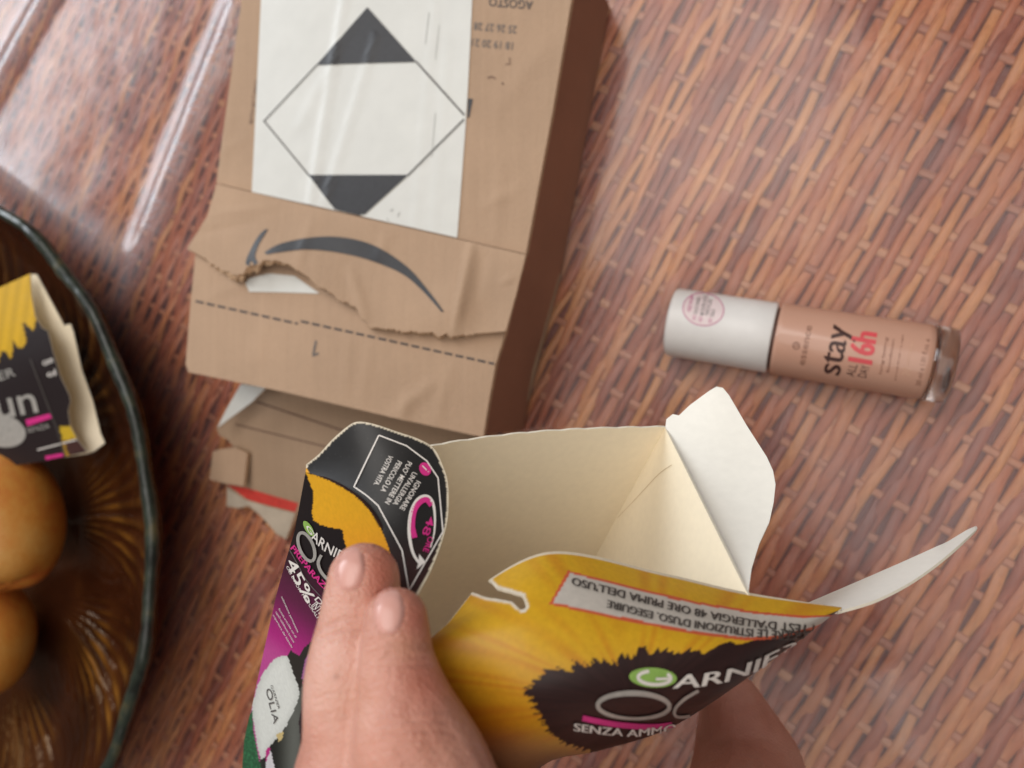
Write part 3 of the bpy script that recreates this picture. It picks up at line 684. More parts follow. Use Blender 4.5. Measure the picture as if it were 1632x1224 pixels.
for k in range(na2):
    for j in range(nc):
        F.append((k * nc + j, k * nc + (j + 1) % nc, ((k + 1) % na2) * nc + (j + 1) % nc, ((k + 1) % na2) * nc + j))
raw_obj('rim', V, [f[::-1] for f in F], M['rim'], bowl, True)

# ---- fruit in the bowl
def fruit_mat():
    m, nt, b = new_mat('apricot_skin'); v = objvec(nt); n = noise(nt, 34, 6, 0.7, vec=v); n2 = noise(nt, 420, 4, vec=v)
    r = ramp(nt, [(0.32, lin(196, 100, 44)), (0.50, lin(206, 138, 60)), (0.70, lin(210, 158, 84))]); nt.links.new(n.outputs['Fac'], r.inputs[0]); nt.links.new(r.outputs[0], b.inputs['Base Color'])
    b.inputs['Roughness'].default_value = 0.42; b.inputs['Subsurface Weight'].default_value = 0.12; b.inputs['Subsurface Radius'].default_value = (0.006, 0.003, 0.001); b.inputs['Subsurface Scale'].default_value = 1
    bump(nt, b, n2.outputs['Fac'], 0.3, 0.001); return m
M['fruit'] = fruit_mat(); M['stem'] = plain('stem_scar', lin(96, 62, 30), 0.8)
def fruit(px, py, zc, r, rot, label, stretch=1.12):
    c = at_z(px, py, zc); root = thing('apricot', label, 'fruit', (c[0], c[1], zc - r * 0.96))
    V, F = [], []; nu, nv = 48, 32
    ax = np.array([math.cos(rot), math.sin(rot), 0.15]); ax /= np.linalg.norm(ax); sd = np.cross([0, 0, 1], ax); sd /= np.linalg.norm(sd); up = np.cross(ax, sd)
    for j in range(nv + 1):
        th = math.pi * j / nv
        for k in range(nu):
            ph = 2 * math.pi * k / nu
            rr = r * (1 - 0.10 * math.exp(-(th / 0.28)**2) + 0.03 * math.cos(2 * th) - 0.035 * math.exp(-((ph - 2.2) / 0.22)**2) * math.sin(th)) * (1 + 0.02 * math.sin(3 * ph + th) )
            se = abs(math.sin(th))**0.86
            V.append(c + ax * math.cos(th) * rr * stretch + (sd * math.cos(ph) + up * math.sin(ph)) * se * rr)
    for j in range(nv):
        for k in range(nu): F.append((j * nu + k, (j + 1) * nu + k, (j + 1) * nu + (k + 1) % nu, j * nu + (k + 1) % nu))
    o = raw_obj('flesh', V, F, M['fruit'], root, True)
    tip = c + ax * r * stretch * 0.90
    V2, F2 = [], []
    for j, (q, hh) in enumerate(((0.0055, -0.001), (0.004, 0.001), (0.0015, 0.0002))):
        for k in range(14): a = 2 * math.pi * k / 14; V2.append(tip + ax * hh + (sd * math.cos(a) + up * math.sin(a)) * q * (1 + .2 * math.sin(k * 2.1)))
    for j in range(2):
        for k in range(14): F2.append((j * 14 + k, j * 14 + (k + 1) % 14, (j + 1) * 14 + (k + 1) % 14, (j + 1) * 14 + k))
    F2.append(tuple(range(28, 42)))
    raw_obj('stem_scar', V2, F2, M['stem'], root, True)
    return root
fruit(-2, 830, 0.052, 0.0335, math.radians(-62), 'orange apricot next to the printed carton in the bowl', 1.16)
fruit(-38, 1020, 0.046, 0.031, math.radians(-80), 'orange apricot at the left edge below the other apricot', 1.05)

# ---- torn carton lying in the bowl
C_DARK = lin(34, 22, 24); C_YEL = lin(232, 186, 40)
def paint_bowl_carton(p):
    c = np.tile(np.array(C_DARK), (len(p), 1))
    yel = [(-60, 430), (50, 430), (52, 480), (60, 508), (52, 527), (45, 520), (36, 512), (42, 545), (37, 556), (30, 555), (20, 541), (20, 560), (18, 572), (8, 560), (2, 558), (-3, 580), (-60, 590)]
    i = inside(yel, p); t = 0.5 + 0.5 * np.sin(p[:, 0] * 0.35 + p[:, 1] * 0.05)
    c[i] = np.array(lin(226, 178, 30)) * (1 - t[i, None] * 0.18)
    i = inside([(95, 681), (118, 676), (122, 688), (127, 697), (100, 703)], p); c[i] = lin(206, 170, 40)
    i = inside([(98, 703), (108, 703), (113, 728), (104, 730)], p); c[i] = lin(170, 130, 40)
    i = inside([(102, 702), (128, 698), (140, 718), (110, 727)], p); c[i] = lin(70, 40, 36)
    return c
bc = thing('torn_carton', 'torn dark carton with yellow petals lying in the glass bowl', 'carton', tuple(at_z(40, 600, 0.040)))
bzf = f_ztps([(-60, 470, .060), (48, 438, .060), (110, 640, .056), (140, 722, .052), (-60, 770, .056), (60, 580, .060)])
sheet('front_panel', [(-70, 492), (0, 458), (48, 436), (50, 470), (56, 505), (66, 522), (76, 528), (84, 560), (96, 600), (110, 630), (112, 640), (108, 655), (112, 680), (124, 702), (138, 720), (100, 729), (70, 735), (0, 745), (-70, 752)], bzf, 3.2, 0.0006, [M['print_dull'], M['card_in'], M['card_edge']], bc, paint_bowl_carton)
BP = 'front_panel'
BPo = bpy.data.objects[BP]
sheet('back_panel', [(-70, 500), (44, 438), (58, 437), (80, 478), (102, 519), (112, 516), (117, 530), (130, 590), (148, 640), (160, 690), (167, 706), (150, 719), (138, 723), (60, 735), (-70, 752)], f_ztps([(-70, 500, .052), (58, 437, .0545), (117, 525, .046), (145, 610, .041), (166, 704, .040), (138, 723, .046), (60, 735, .047), (100, 600, .045)]), 8, 0.0006, [M['card_in'], M['print_dull'], M['card_edge']], bc)
decal_text('silver_letters', BP, 'ER', [(0, 607), (26, 598)], 14, M['silver_ink'], BPo, bold=0.02)
decal_text('silver_letters', BP, 'un', [(-2, 668), (62, 656)], 46, M['silver_ink'], BPo, up=(-0.25, -0.97), bold=0.02)
decal_poly('magenta_bar', BP, [(41, 669), (80, 659), (83, 666), (44, 679)], M['pink_ink'], BPo, 0.0002)
decal_text('small_words', BP, 'SENZA', [(44, 690), (80, 682)], 8, M['silver_ink'], BPo)
decal_poly('grey_disc', BP, ell(2, 686, 40, 26, 14).tolist()[:-1], M['silver_ink'], BPo, 0.00018, 8)
decal_text('small_words', BP, 'con', [(70, 583), (86, 577)], 11, M['white_ink'], BPo, bold=0.02)
decal_text('small_words', BP, 'oli', [(76, 601), (95, 597)], 10, M['white_ink'], BPo, bold=0.02)
decal_strokes('white_rule', BP, [([(60, 717), (128, 699)], 2.0)], M['white_ink'], BPo)
decal_strokes('crease', BP, [([(49, 572), (70, 628), (92, 685), (104, 728)], 2.0)], M['text_grey'], BPo, 0.00025)
decal_poly('magenta_bar', BP, [(72, 727), (100, 722), (102, 727), (74, 733)], M['pink_ink'], BPo, 0.0002)

# ================================================================ HELD CARTON
def cam_v(x, y, d): return x * CR - y * CU + d * CF
AX = cam_v(-0.3, 0.78, 0.55); AX /= np.linalg.norm(AX)
held = thing('hair_dye_carton', 'opened black yellow and magenta hair dye carton held by the hand', 'carton', tuple(at_depth(620, 1150, 0.24)))
PA = at_depth(487, 752, 0.176); PB = at_depth(1060, 682, 0.215); PC = at_depth(1192, 948, 0.163); PD = at_depth(668, 985, 0.150)
LEN = 0.135
def grid_panel(name, top, length, th, mats, nu=40, nv=30, bow=None, paint=None):
    V = []
    top = np.array(top)
    for j in range(nv + 1):
        for i in range(nu + 1):
            u = i / nu; k = u * (len(top) - 1); a = int(min(k, len(top) - 2)); t = k - a
            P = top[a] * (1 - t) + top[a + 1] * t + AX * (length(u) if callable(length) else length) * (j / nv)
            if bow is not None: P = P + bow(u, j / nv)
            V.append(P)
    F = [(j * (nu + 1) + i, j * (nu + 1) + i + 1, (j + 1) * (nu + 1) + i + 1, (j + 1) * (nu + 1) + i) for j in range(nv) for i in range(nu)]
    V = np.array(V); return solidify(name, V, F, th, mats, held, paint(proj(V)) if paint else None)
CARD = [M['card_in'], M['card_in'], M['card_edge']]
nb_ = np.cross(PB - PA, AX); nb_ /= np.linalg.norm(nb_)
topedge = []
for i in range(41):
    u = 0.03 + 0.97 * i / 40; p = PA * (1 - u) + PB * u
    topedge.append(p + AX * (-0.0004 * abs(math.sin(u * 37)) * (1 if u > .3 else 0)))
grid_panel('back_panel', topedge, LEN, 0.0006, CARD, 40, 24, lambda u, v: nb_ * 0.004 * math.sin(math.pi * u) * (1 - 0.4 * v))
grid_panel('right_panel', [PB, PB * .5 + PC * .5, PC], lambda u: LEN - 0.087 * u, 0.0006, [M['card_in'], M['dark_card'], M['card_edge']], 20, 24)
decal_strokes('fold_crease', 'right_panel', [(smooth_path([(1071, 741), (1050, 756), (1020, 788), (985, 825)], 5), [1.6, 1.0, 0.6])], M['crease_tan'], bpy.data.objects['right_panel'], 0.0001, 4)
bt = [PA + AX * LEN, PB + AX * LEN, PC + AX * LEN, PD + AX * LEN]
solidify('bottom_panel', np.array(bt), [(0, 1, 2, 3)], 0.0006, [M['card_in'], M['dark_card'], M['card_edge']], held)
# printed left panel
fold = smooth_path([(487, 752), (530, 768), (575, 798), (610, 848), (637, 930), (650, 975)], 6)
left_out = fold.tolist() + [(650, 1040), (640, 1150), (600, 1330), (380, 1330), (386, 1224), (389, 1180), (396, 1148), (402, 1125), (408, 1095), (420, 1040), (440, 950), (455, 895), (470, 845), (480, 790)]
def plane_depth(P0, N_):
    def f(p):
        r = ray(p); return ((P0 - CC) @ N_) / (r @ N_)
    return f
nl_ = np.cross(PD - PA, AX); nl_ /= np.linalg.norm(nl_)
pd = plane_depth(PA, nl_)
def left_depth(p):
    base = np.clip(pd(p), 0.10, 0.30)
    d = np.hypot(p[:, 0] - 600, (p[:, 1] - 860) * 0.8); return base + 0.006 * np.exp(-(d / 110)**2)
for q in ((487, 755), (385, 1224), (560, 900), (640, 960), (600, 1100), (420, 1050), (500, 1224)): print('left depth', q, left_depth(np.array([q], float)))
def smoothstep(a, b, x): t = np.clip((x - a) / (b - a), 0, 1); return t * t * (3 - 2 * t)
def vnoise(p, s, seed=0):
    return np.sin(p[:, 0] * s + 1.7 * np.sin(p[:, 1] * s * 0.7 + seed)) * np.sin(p[:, 1] * s * 1.13 + 1.3 * np.sin(p[:, 0] * s * 0.9 + seed * 2))
def paint_left(p):
    x, y = p[:, 0], p[:, 1]
    dark = np.array(lin(40, 22, 28)); mag = np.array(lin(184, 40, 132)); plum = np.array(lin(96, 28, 66)); pink = np.array(lin(206, 96, 164))
    along = y + 0.55 * (470 - x) - (x - 470) * 0.2
    t = smoothstep(880, 960, along)[:, None]; t2 = smoothstep(950, 1050, along)[:, None]; t3 = smoothstep(1030, 1075, along)[:, None]
    c = dark * (1 - t) + plum * t; c = c * (1 - t2) + mag * t2; c = c * (1 - t3 * .6) + pink * t3 * .6
    i = inside([(455, 880), (470, 862), (492, 905), (530, 965), (545, 985), (560, 1000), (640, 930), (600, 800), (490, 740), (470, 800)], p); c[i] = lin(26, 18, 20)
    yel = fold.tolist()[:-4] + [(640, 960), (560, 900), (548, 859), (546, 844), (534, 842), (523, 840), (510, 836), (499, 829), (497, 815), (499, 800), (499, 783)]
    i = inside(yel, p); s = 0.5 + 0.5 * np.sin(x * .12 + y * .03)
    c[i] = (np.array(lin(238, 176, 36)) * (1 - s[:, None] * .0) - np.array([0, .10, .0]) * smoothstep(800, 920, y)[:, None])[i]
    i = inside([(420, 1300), (414, 1205), (453, 1162), (470, 1128), (477, 1102), (500, 1060), (660, 1060), (640, 1300)], p)
    g = 60 + 40 * np.sin((x - 450) * .08); c[i] = np.array([lin(v, v + 2, v - 4) for v in g[i]])
    i = inside([(484, 1110), (476, 1150), (482, 1224), (520, 1224), (520, 1110)], p); c[i] = lin(44, 26, 32)
    i = inside([(458, 1045), (464, 1037), (477, 1046), (487, 1030), (494, 1024), (520, 1020), (520, 1090), (483, 1087), (477, 1103), (467, 1072)], p); c[i] = lin(44, 40, 36)
    i = inside([(486, 1050), (493, 1042), (500, 1060), (496, 1085), (480, 1082)], p); c[i] = lin(160, 96, 150)
    white = smooth_path([(457, 1046), (442, 1048), (433, 1055), (415, 1082), (402, 1125), (406, 1162), (414, 1205), (421, 1207), (432, 1187), (453, 1162), (470, 1128), (477, 1102), (467, 1072)], 4, True)
    i = inside(white, p); w_ = edge_dist(white, p); c[i] = np.array(lin(232, 234, 228)) * (0.86 + 0.14 * smoothstep(0, 12, w_[i]))[:, None]
    i = inside([(440, 1170), (452, 1166), (450, 1178), (444, 1182)], p); c[i] = lin(214, 190, 130)
    i = inside([(424, 1195), (430, 1190), (432, 1204), (424, 1214)], p); c[i] = lin(190, 40, 130)
    i = inside([(424, 1215), (431, 1195), (438, 1224), (440, 1300), (420, 1300)], p); c[i] = lin(222, 218, 222)
    gr = [(402, 1130), (404, 1165), (412, 1205), (416, 1224), (418, 1310), (370, 1310), (385, 1224), (388, 1180), (394, 1148)]
    i = inside(gr, p); n_ = nrg.random(len(p)); c[i] = np.array(lin(44, 104, 66)) * (0.7 + 0.9 * n_[i, None]**3)
    return c
sheet('left_panel', left_out, f_depth(left_depth), 2.1, 0.0006, [M['print'], M['card_in'], M['dark_card']], held, paint_left)
LP = 'left_panel'; LPo = bpy.data.objects[LP]
decal_poly('green_badge', LP, ell(493, 842, 14, 5.5, 58).tolist()[:-1], M['green_ink'], LPo, 0.0002, 6)
decal_text('brand_letters', LP, 'G', [(488, 838), (497, 852)], 7, M['white_ink'], LPo, up=(0.9, -0.2), bold=0.01, off=0.0003)
decal_text('brand_letters', LP, 'ARNIER', [(496, 858), (518, 878), (556, 900)], 15, M['white_ink'], LPo, up=(0.35, -0.93), bold=0.015)
decal_strokes('brand_letters', LP, [(ell(490, 871, 24, 11, 68), 5.0)], M['silver_ink'], LPo, 0.0003, 4)
decal_strokes('brand_letters', LP, [(smooth_path([(514, 884), (509, 895), (512, 908), (521, 920), (534, 930)], 5), 5.0)], M['silver_ink'], LPo, 0.0003, 4)
decal_text('magenta_words', LP, 'PREPARAZIONE', [(464, 874), (478, 892), (495, 915), (513, 934), (545, 965)], 9, M['pink_ink'], LPo, up=(0.75, -0.66), fat=0.7)
decal_strokes('thin_rule', LP, [(smooth_path([(461, 873), (475, 898), (490, 925), (512, 950)], 6), 1.3)], M['ink_grey'], LPo, 0.0002, 4)
decal_text('claim_words', LP, '45%', [(457, 897), (470, 925), (491, 962)], 17, M['white_ink'], LPo, up=(0.80, -0.6), fat=0.8)
decal_text('claim_words', LP, 'OLI E FIORI NATURALI', [(457, 903), (475, 937), (506, 985)], 4, M['white_ink'], LPo, up=(0.85, -0.5), bold=0.02)
decal_text('claim_words', LP, 'DI', [(502, 955), (514, 968)], 8, M['white_ink'], LPo, up=(0.8, -0.6), bold=0.02)
decal_text('claim_words', LP, 'INTENSITA', [(497, 965), (530, 1000)], 11, M['white_ink'], LPo, up=(0.8, -0.6), bold=0.02)
for k in range(4):
    decal_text('small_print', LP, ['colorazione permanente', 'formula arricchita con oli', 'capelli visibilmente luminosi', 'copertura dei bianchi'][k], [(449 - (4.5 * k if k else 0), 951 + (14 + 5 * k if k else 0)), (475 - 3.2 * k, 1008 + 8 * k)], 3.2, M['white_ink'], LPo, up=(0.9, -0.4))
decal_text('bottle_name', LP, 'OLIA', [(424, 1098), (437, 1154)], 9, M['ink_grey'], LPo, up=(0.97, -0.23))
decal_text('bottle_name', LP, 'GARNIER', [(432, 1092), (444, 1130)], 3.5, M['ink_grey'], LPo, up=(0.97, -0.23))
# black warning flap
flap_out = fold.tolist() + [(660, 956)] + smooth_path([(665, 950), (686, 910), (702, 870), (712, 835), (715, 800), (713, 765), (704, 738), (692, 715), (668, 700), (630, 687), (597, 676), (572, 672), (556, 678), (530, 700), (508, 724), (488, 740)], 4).tolist()
fd = tps([(487, 752, .1755), (575, 798, .1660), (637, 930, .1515), (660, 956, .149), (565, 674, .172), (630, 687, .171), (700, 725, .170), (715, 790, .166), (700, 875, .158), (620, 770, .166), (660, 850, .160)])
def paint_flap(p):
    c = np.tile(np.array(lin(30, 28, 28)), (len(p), 1)); x, y = p.T
    t = smoothstep(830, 950, y)[:, None]; c = c * (1 - t) + np.array(lin(62, 32, 30)) * t
    i = inside(smooth_path([(488, 742), (497, 762), (520, 770), (560, 792), (585, 818), (606, 852), (622, 890), (637, 932), (647, 975), (600, 980), (480, 800)], 3), p); c[i] = np.array(lin(236, 170, 36))
    e = edge_dist(flap_out, p); ef = edge_dist(np.vstack([fold, fold[::-1]]), p); e = np.where(ef < 5, 9.0, e); i = (e < 3.0) & (x + y * .2 > 660) | ((e < 2.6) & (y < 745)); c[i] = lin(226, 214, 190)
    n_ = vnoise(p, .5, 3); c[(n_ > .97) & (e > 8)] *= 2.2
    return c
sheet('top_flap', flap_out, f_depth(fd), 2.2, 0.0006, [M['print'], M['card_in'], M['card_edge']], held, paint_flap)
TF = 'top_flap'; TFo = bpy.data.objects[TF]
decal_strokes('warning_frame', TF, [([(604, 694), (648, 711), (680, 735), (698, 762), (706, 848), (652, 942), (641, 878), (603, 806), (585, 790), (565, 776), (604, 694)], 2.2)], M['white_ink'], TFo, 0.0002, 5)
wu = (0.86, 0.50)
for ln, a, b_ in (('IGNORARE', (664, 766), (637, 811)), ("UN'ALLERGIA", (658, 752), (626, 803)), ("PUO' METTERE IN", (650, 735), (614, 801)), ('PERICOLO LA', (634, 734), (607, 782)), ('VOSTRA VITA.', (620, 725), (596, 772))):
    decal_text('warning_text', TF, ln, [a, b_], 8.2, M['white_ink'], TFo, up=wu, bold=0.008)
decal_poly('magenta_dot', TF, ell(677.5, 748, 9, 11, -30).tolist()[:-1], M['pink_ink'], TFo, 0.0002, 5)
decal_strokes('exclamation', TF, [([(673, 743), (680, 750)], 1.8), ([(682, 752), (683, 753)], 1.8)], M['white_ink'], TFo, 0.0003, 3)
decal_strokes('round_arrow', TF, [(smooth_path([(686, 874), (692, 850), (693, 822), (689, 800), (679, 791), (665, 797), (655, 817), (652, 845), (655, 870), (660, 886), (668, 898)], 4), [1.5, 3, 4.5, 5, 5, 5, 4])], M['white_ink'], TFo, 0.0002, 3)
decal_poly('arrow_tip', TF, [(668, 884), (678, 897), (664, 909), (667, 898)], M['white_ink'], TFo, 0.0003, 5)
decal_text('hours_number', TF, '48', [(683, 823), (672, 852)], 12, M['pink_ink'], TFo, up=(0.86, 0.30), bold=0.03)
decal_strokes('magenta_ring', TF, [(smooth_path([(661, 858), (657, 838), (660, 815), (669, 801), (680, 797), (688, 806)], 5), 9)], M['pink_ink'], TFo, 0.0002, 3)
decal_text('hours_number', TF, 'ORE', [(683, 855), (674, 879)], 9, M['pink_ink'], TFo, up=(0.86, 0.30), bold=0.02)

# front panel: bowed printed sheet, torn free on the left
ctl = np.array([
    [(757, 938, .1560), (880, 879, .1600), (1060, 914, .1620), (1190, 944, .1640), (1342, 968, .1660)],
    [(716, 990, .1490), (865, 930, .1500), (1045, 962, .1510), (1190, 990, .1540), (1338, 972, .1640)],
    [(672, 1041, .1430), (845, 1000, .1420), (1020, 1025, .1430), (1185, 1035, .1480), (1322, 984, .1650)],
    [(700, 1120, .1440), (845, 1090, .1390), (1000, 1105, .1420), (1140, 1105, .1510), (1275, 1020, .1690)],
    [(735, 1215, .1500), (850, 1170, .1440), (975, 1165, .1490), (1100, 1135, .1610), (1225, 1055, .1760)],
    [(770, 1290, .1610), (860, 1215, .1560), (960, 1195, .1620), (1070, 1158, .1740), (1195, 1074, .1860)],
    [(790, 1330, .1850), (860, 1225, .1860), (945, 1190, .1900), (1040, 1145, .1980), (1160, 1062, .2050)]])
def bez(ctl, nu, nv):
    P = CC + ray(ctl[..., :2].reshape(-1, 2)) * ctl[..., 2].reshape(-1)[:, None]; P = P.reshape(*ctl.shape[:2], 3)
    rows = np.array([smooth_path(P[r], max(1, nu // (P.shape[1] - 1))) for r in range(P.shape[0])])
    cols = np.array([smooth_path(rows[:, k], max(1, nv // (P.shape[0] - 1))) for k in range(rows.shape[1])])
    return np.transpose(cols, (1, 0, 2))
G = bez(ctl, 320, 192); gv_, gu_ = G.shape[:2]
VG = G.reshape(-1, 3); pg = proj(VG)
notch = [(740, 938), (776, 951), (790, 953), (815, 957), (833, 972), (838, 966), (832, 950), (812, 944), (790, 938), (778, 926), (790, 905), (800, 893), (840, 880), (850, 876), (800, 860), (730, 900)]
cutm = inside(notch, pg)
dark_disc = [(835, 1100), (850, 1090), (865, 1071), (884, 1064), (900, 1068), (914, 1070), (916, 1052), (930, 1060), (944, 1062), (946, 1046), (962, 1054), (984, 1056), (986, 1040), (1004, 1048), (1014, 1046), (1018, 1026), (1036, 1040), (1060, 1034), (1080, 1042), (1100, 1034), (1120, 1040), (1150, 1026), (1185, 1024), (1230, 1012), (1290, 990), (1345, 970), (1345, 1130), (1160, 1165), (1023, 1184), (973, 1203), (940, 1198), (898, 1185), (871, 1165), (858, 1139), (845, 1112)]
def paint_front(p):
    x, y = p.T; cx, cy = 1010, 1125
    an = np.arctan2((y - cy) * 1.7, x - cx); rd = np.hypot(x - cx, (y - cy) * 1.7)
    st_ = 0.5 + 0.5 * np.sin(an * 46 + 2.2 * np.sin(an * 13) + rd * .012)
    st2 = 0.5 + 0.5 * np.sin(an * 17 + 1.0 + np.sin(rd * .02))
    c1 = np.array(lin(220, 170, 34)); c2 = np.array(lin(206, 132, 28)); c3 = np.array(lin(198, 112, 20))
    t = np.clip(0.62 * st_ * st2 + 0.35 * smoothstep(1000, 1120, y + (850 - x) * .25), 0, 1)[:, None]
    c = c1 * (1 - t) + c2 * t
    t = (smoothstep(1080, 1200, y) * smoothstep(900, 780, x))[:, None]; c = c * (1 - t) + c3 * t  # lower-left fade to orange-brown: print tone with the hand's shade painted in
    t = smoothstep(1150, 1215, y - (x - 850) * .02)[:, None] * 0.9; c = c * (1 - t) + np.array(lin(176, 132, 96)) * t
    jit = np.c_[x + 7 * np.sin(an * 90 + 2 * np.sin(an * 31)) * np.cos(an), y + (9 * np.abs(np.sin(an * 37 + 1.3 * np.sin(an * 11))) - 5) * np.sin(an)]
    i = inside(dark_disc, jit); c[i] = np.array(lin(48, 26, 25)) * (0.85 + 0.3 * st_[i, None])
    i = inside([(905, 909), (990, 931), (1100, 957), (1200, 974), (1280, 981), (1335, 980), (1300, 1002), (1240, 1018), (1190, 1021), (1100, 1010), (990, 988), (875, 963)], p); c[i] = lin(212, 96, 62)
    i = inside([(909, 913), (990, 935), (1100, 961), (1200, 978), (1280, 985), (1335, 982), (1300, 998), (1240, 1013), (1190, 1016), (1100, 1005), (990, 983), (881, 960)], p); c[i] = lin(206, 198, 188)
    return c
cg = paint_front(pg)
vv = np.repeat(np.linspace(0, 1, gv_), gu_)
e = edge_dist(notch, pg); top_w = (np.arange(len(pg)) // gu_ < 5) & (pg[:, 0] < 1345)
cg[(e < 5.5) & (pg[:, 0] < 860)] = lin(232, 222, 204); cg[top_w] = lin(230, 216, 190)
ucol = np.arange(len(pg)) % gu_; cg[(ucol < 2)] = lin(232, 222, 204)
Fg = [(j * gu_ + i, j * gu_ + i + 1, (j + 1) * gu_ + i + 1, (j + 1) * gu_ + i) for j in range(gv_ - 1) for i in range(gu_ - 1)]
Fg = [f for f in Fg if not any(cutm[k] for k in f)]
Fg = [f[::-1] for f in Fg]
us = sorted({k for f in Fg for k in f}); mp_ = -np.ones(len(VG), int); mp_[us] = np.arange(len(us))
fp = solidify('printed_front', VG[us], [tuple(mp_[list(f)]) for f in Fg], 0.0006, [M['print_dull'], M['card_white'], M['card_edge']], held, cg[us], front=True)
FP = 'printed_front'
decal_poly('green_badge', FP, ell(1040, 1079, 38, 15.5, 3).tolist()[:-1], M['green_ink'], fp, 0.0002, 7)
decal_strokes('brand_letters', FP, [(ell(1042, 1079, 26, 10.5, 2, -40, 250), 5.5), ([(1044, 1081), (1066, 1080)], 4)], M['white_ink'], fp, 0.0003, 4)
decal_text('brand_letters', FP, 'ARNIER', [(1072, 1095), (1112, 1093), (1156, 1085), (1200, 1070), (1270, 1036)], 22, M['white_ink'], fp, up=(0.25, -0.97), off=0.0003, fat=1.2)
decal_strokes('brand_letters', FP, [(ell(1009, 1123, 57, 20, 1), [7, 4.5, 7, 9, 7])], M['silver_ink'], fp, 0.0003, 5)
decal_strokes('brand_letters', FP, [(smooth_path([(1112, 1099), (1090, 1112), (1075, 1128), (1078, 1140), (1104, 1138), (1140, 1122), (1170, 1102)], 6), 5)], M['silver_ink'], fp, 0.0003, 5)
decal_strokes('magenta_bar', FP, [(smooth_path([(928, 1143), (980, 1153), (1040, 1157), (1090, 1150), (1120, 1140)], 6), 9)], M['pink_ink'], fp, 0.0002, 5)
decal_text('claim_words', FP, 'SENZA AMMONIACA', [(914, 1162), (960, 1168), (1010, 1172), (1060, 1166), (1110, 1152), (1150, 1135)], 12, M['white_ink'], fp, up=(0.1, -1), off=0.0003, fat=0.6)
decal_text('instructions', FP, "UN TEST D'ALLERGIA 48 ORE PRIMA DELL'USO", [(1322, 993), (1270, 996), (1200, 990), (1110, 972), (1020, 950), (912, 922)], 12, M['text_grey'], fp, up=(-0.12, 1), off=0.0003, fat=0.8)
decal_text('instructions', FP, "LEGGERE LE ISTRUZIONI D'USO. ESEGUIRE", [(1300, 1004), (1250, 1007), (1190, 1004), (1100, 990), (1030, 974), (968, 958)], 12, M['text_grey'], fp, up=(-0.12, 1), off=0.0003, fat=0.8)
# white inner flaps on the right
rf_out = [(1060, 683), (1062, 668), (1072, 660), (1082, 662), (1100, 645), (1130, 623), (1142, 616), (1152, 618), (1162, 630), (1190, 678), (1222, 728), (1232, 750), (1236, 772), (1233, 800), (1226, 832), (1210, 866), (1198, 905), (1192, 948), (1160, 880), (1120, 800), (1090, 740)]
sheet('side_flap', rf_out, f_depth(tps([(1060, 683, .2148), (1192, 948, .1630), (1125, 815, .1895), (1142, 616, .218), (1236, 772, .196), (1226, 832, .186), (1190, 690, .209), (1170, 800, .1925)])), 10, 0.0006, [M['card_white'], M['card_in'], M['card_edge']], held)
# curled flap pointing right, inner face up
up_e = smooth_path([(1270, 968), (1340, 938), (1430, 899), (1490, 872), (1510, 863), (1540, 845), (1556, 838)], 6)
lo_e = smooth_path([(1335, 974), (1390, 958), (1440, 934), (1480, 908), (1515, 880), (1540, 858), (1558, 842)], 6)
V = []; nn = 9
for k in range(len(up_e)):
    t = k / (len(up_e) - 1); du = 0.184 + 0.020 * t; dl = 0.1655 + 0.0365 * t**1.3
    for j in range(nn):
        s = j / (nn - 1); p = up_e[k] * (1 - s) + lo_e[k] * s
        V.append(at_depth(p[0], p[1], du * (1 - s) + dl * s))
F = [(k * nn + j, k * nn + j + 1, (k + 1) * nn + j + 1, (k + 1) * nn + j) for k in range(len(up_e) - 1) for j in range(nn - 1)]
solidify('curled_flap', np.array(V), F, 0.0006, [M['card_white'], M['card_in'], M['card_edge']], held)

# ================================================================ HAND
def skin_mat():
    m, nt, b = new_mat('skin'); v = objvec(nt)
    n = noise(nt, 45, 4, vec=v); n2 = noise(nt, 900, 4, vec=v); n3 = noise(nt, 260, 3, vec=v)
    r = ramp(nt, [(0.3, lin(192, 132, 114)), (0.5, lin(208, 152, 134)), (0.7, lin(220, 172, 156))]); nt.links.new(n.outputs['Fac'], r.inputs[0])
    at = N(nt, 'ShaderNodeVertexColor', layer_name='Col'); mz = N(nt, 'ShaderNodeMix', data_type='RGBA', blend_type='MULTIPLY'); mz.inputs[0].default_value = 1.0
    nt.links.new(r.outputs[0], mz.inputs[6]); nt.links.new(at.outputs[0], mz.inputs[7]); nt.links.new(mz.outputs[2], b.inputs['Base Color'])
    b.inputs['Roughness'].default_value = 0.46; b.inputs['Subsurface Weight'].default_value = 0.25; b.inputs['Subsurface Radius'].default_value = (0.005, 0.0018, 0.0009); b.inputs['Subsurface Scale'].default_value = 1
    ad = N(nt, 'ShaderNodeMath', operation='ADD'); nt.links.new(n2.outputs['Fac'], ad.inputs[0]); nt.links.new(n3.outputs['Fac'], ad.inputs[1])
    vo = N(nt, 'ShaderNodeTexVoronoi'); vo.inputs['Scale'].default_value = 1500; nt.links.new(v, vo.inputs['Vector'])
    a4 = N(nt, 'ShaderNodeMath', operation='MULTIPLY_ADD'); a4.inputs[1].default_value = 0.7; nt.links.new(vo.outputs['Distance'], a4.inputs[0]); nt.links.new(ad.outputs[0], a4.inputs[2])
    bump(nt, b, a4.outputs[0], 0.40, 0.0006); return m
M['skin'] = skin_mat()
M['nail'] = plain('fingernail', lin(216, 162, 150), 0.30, 0.04, 120)
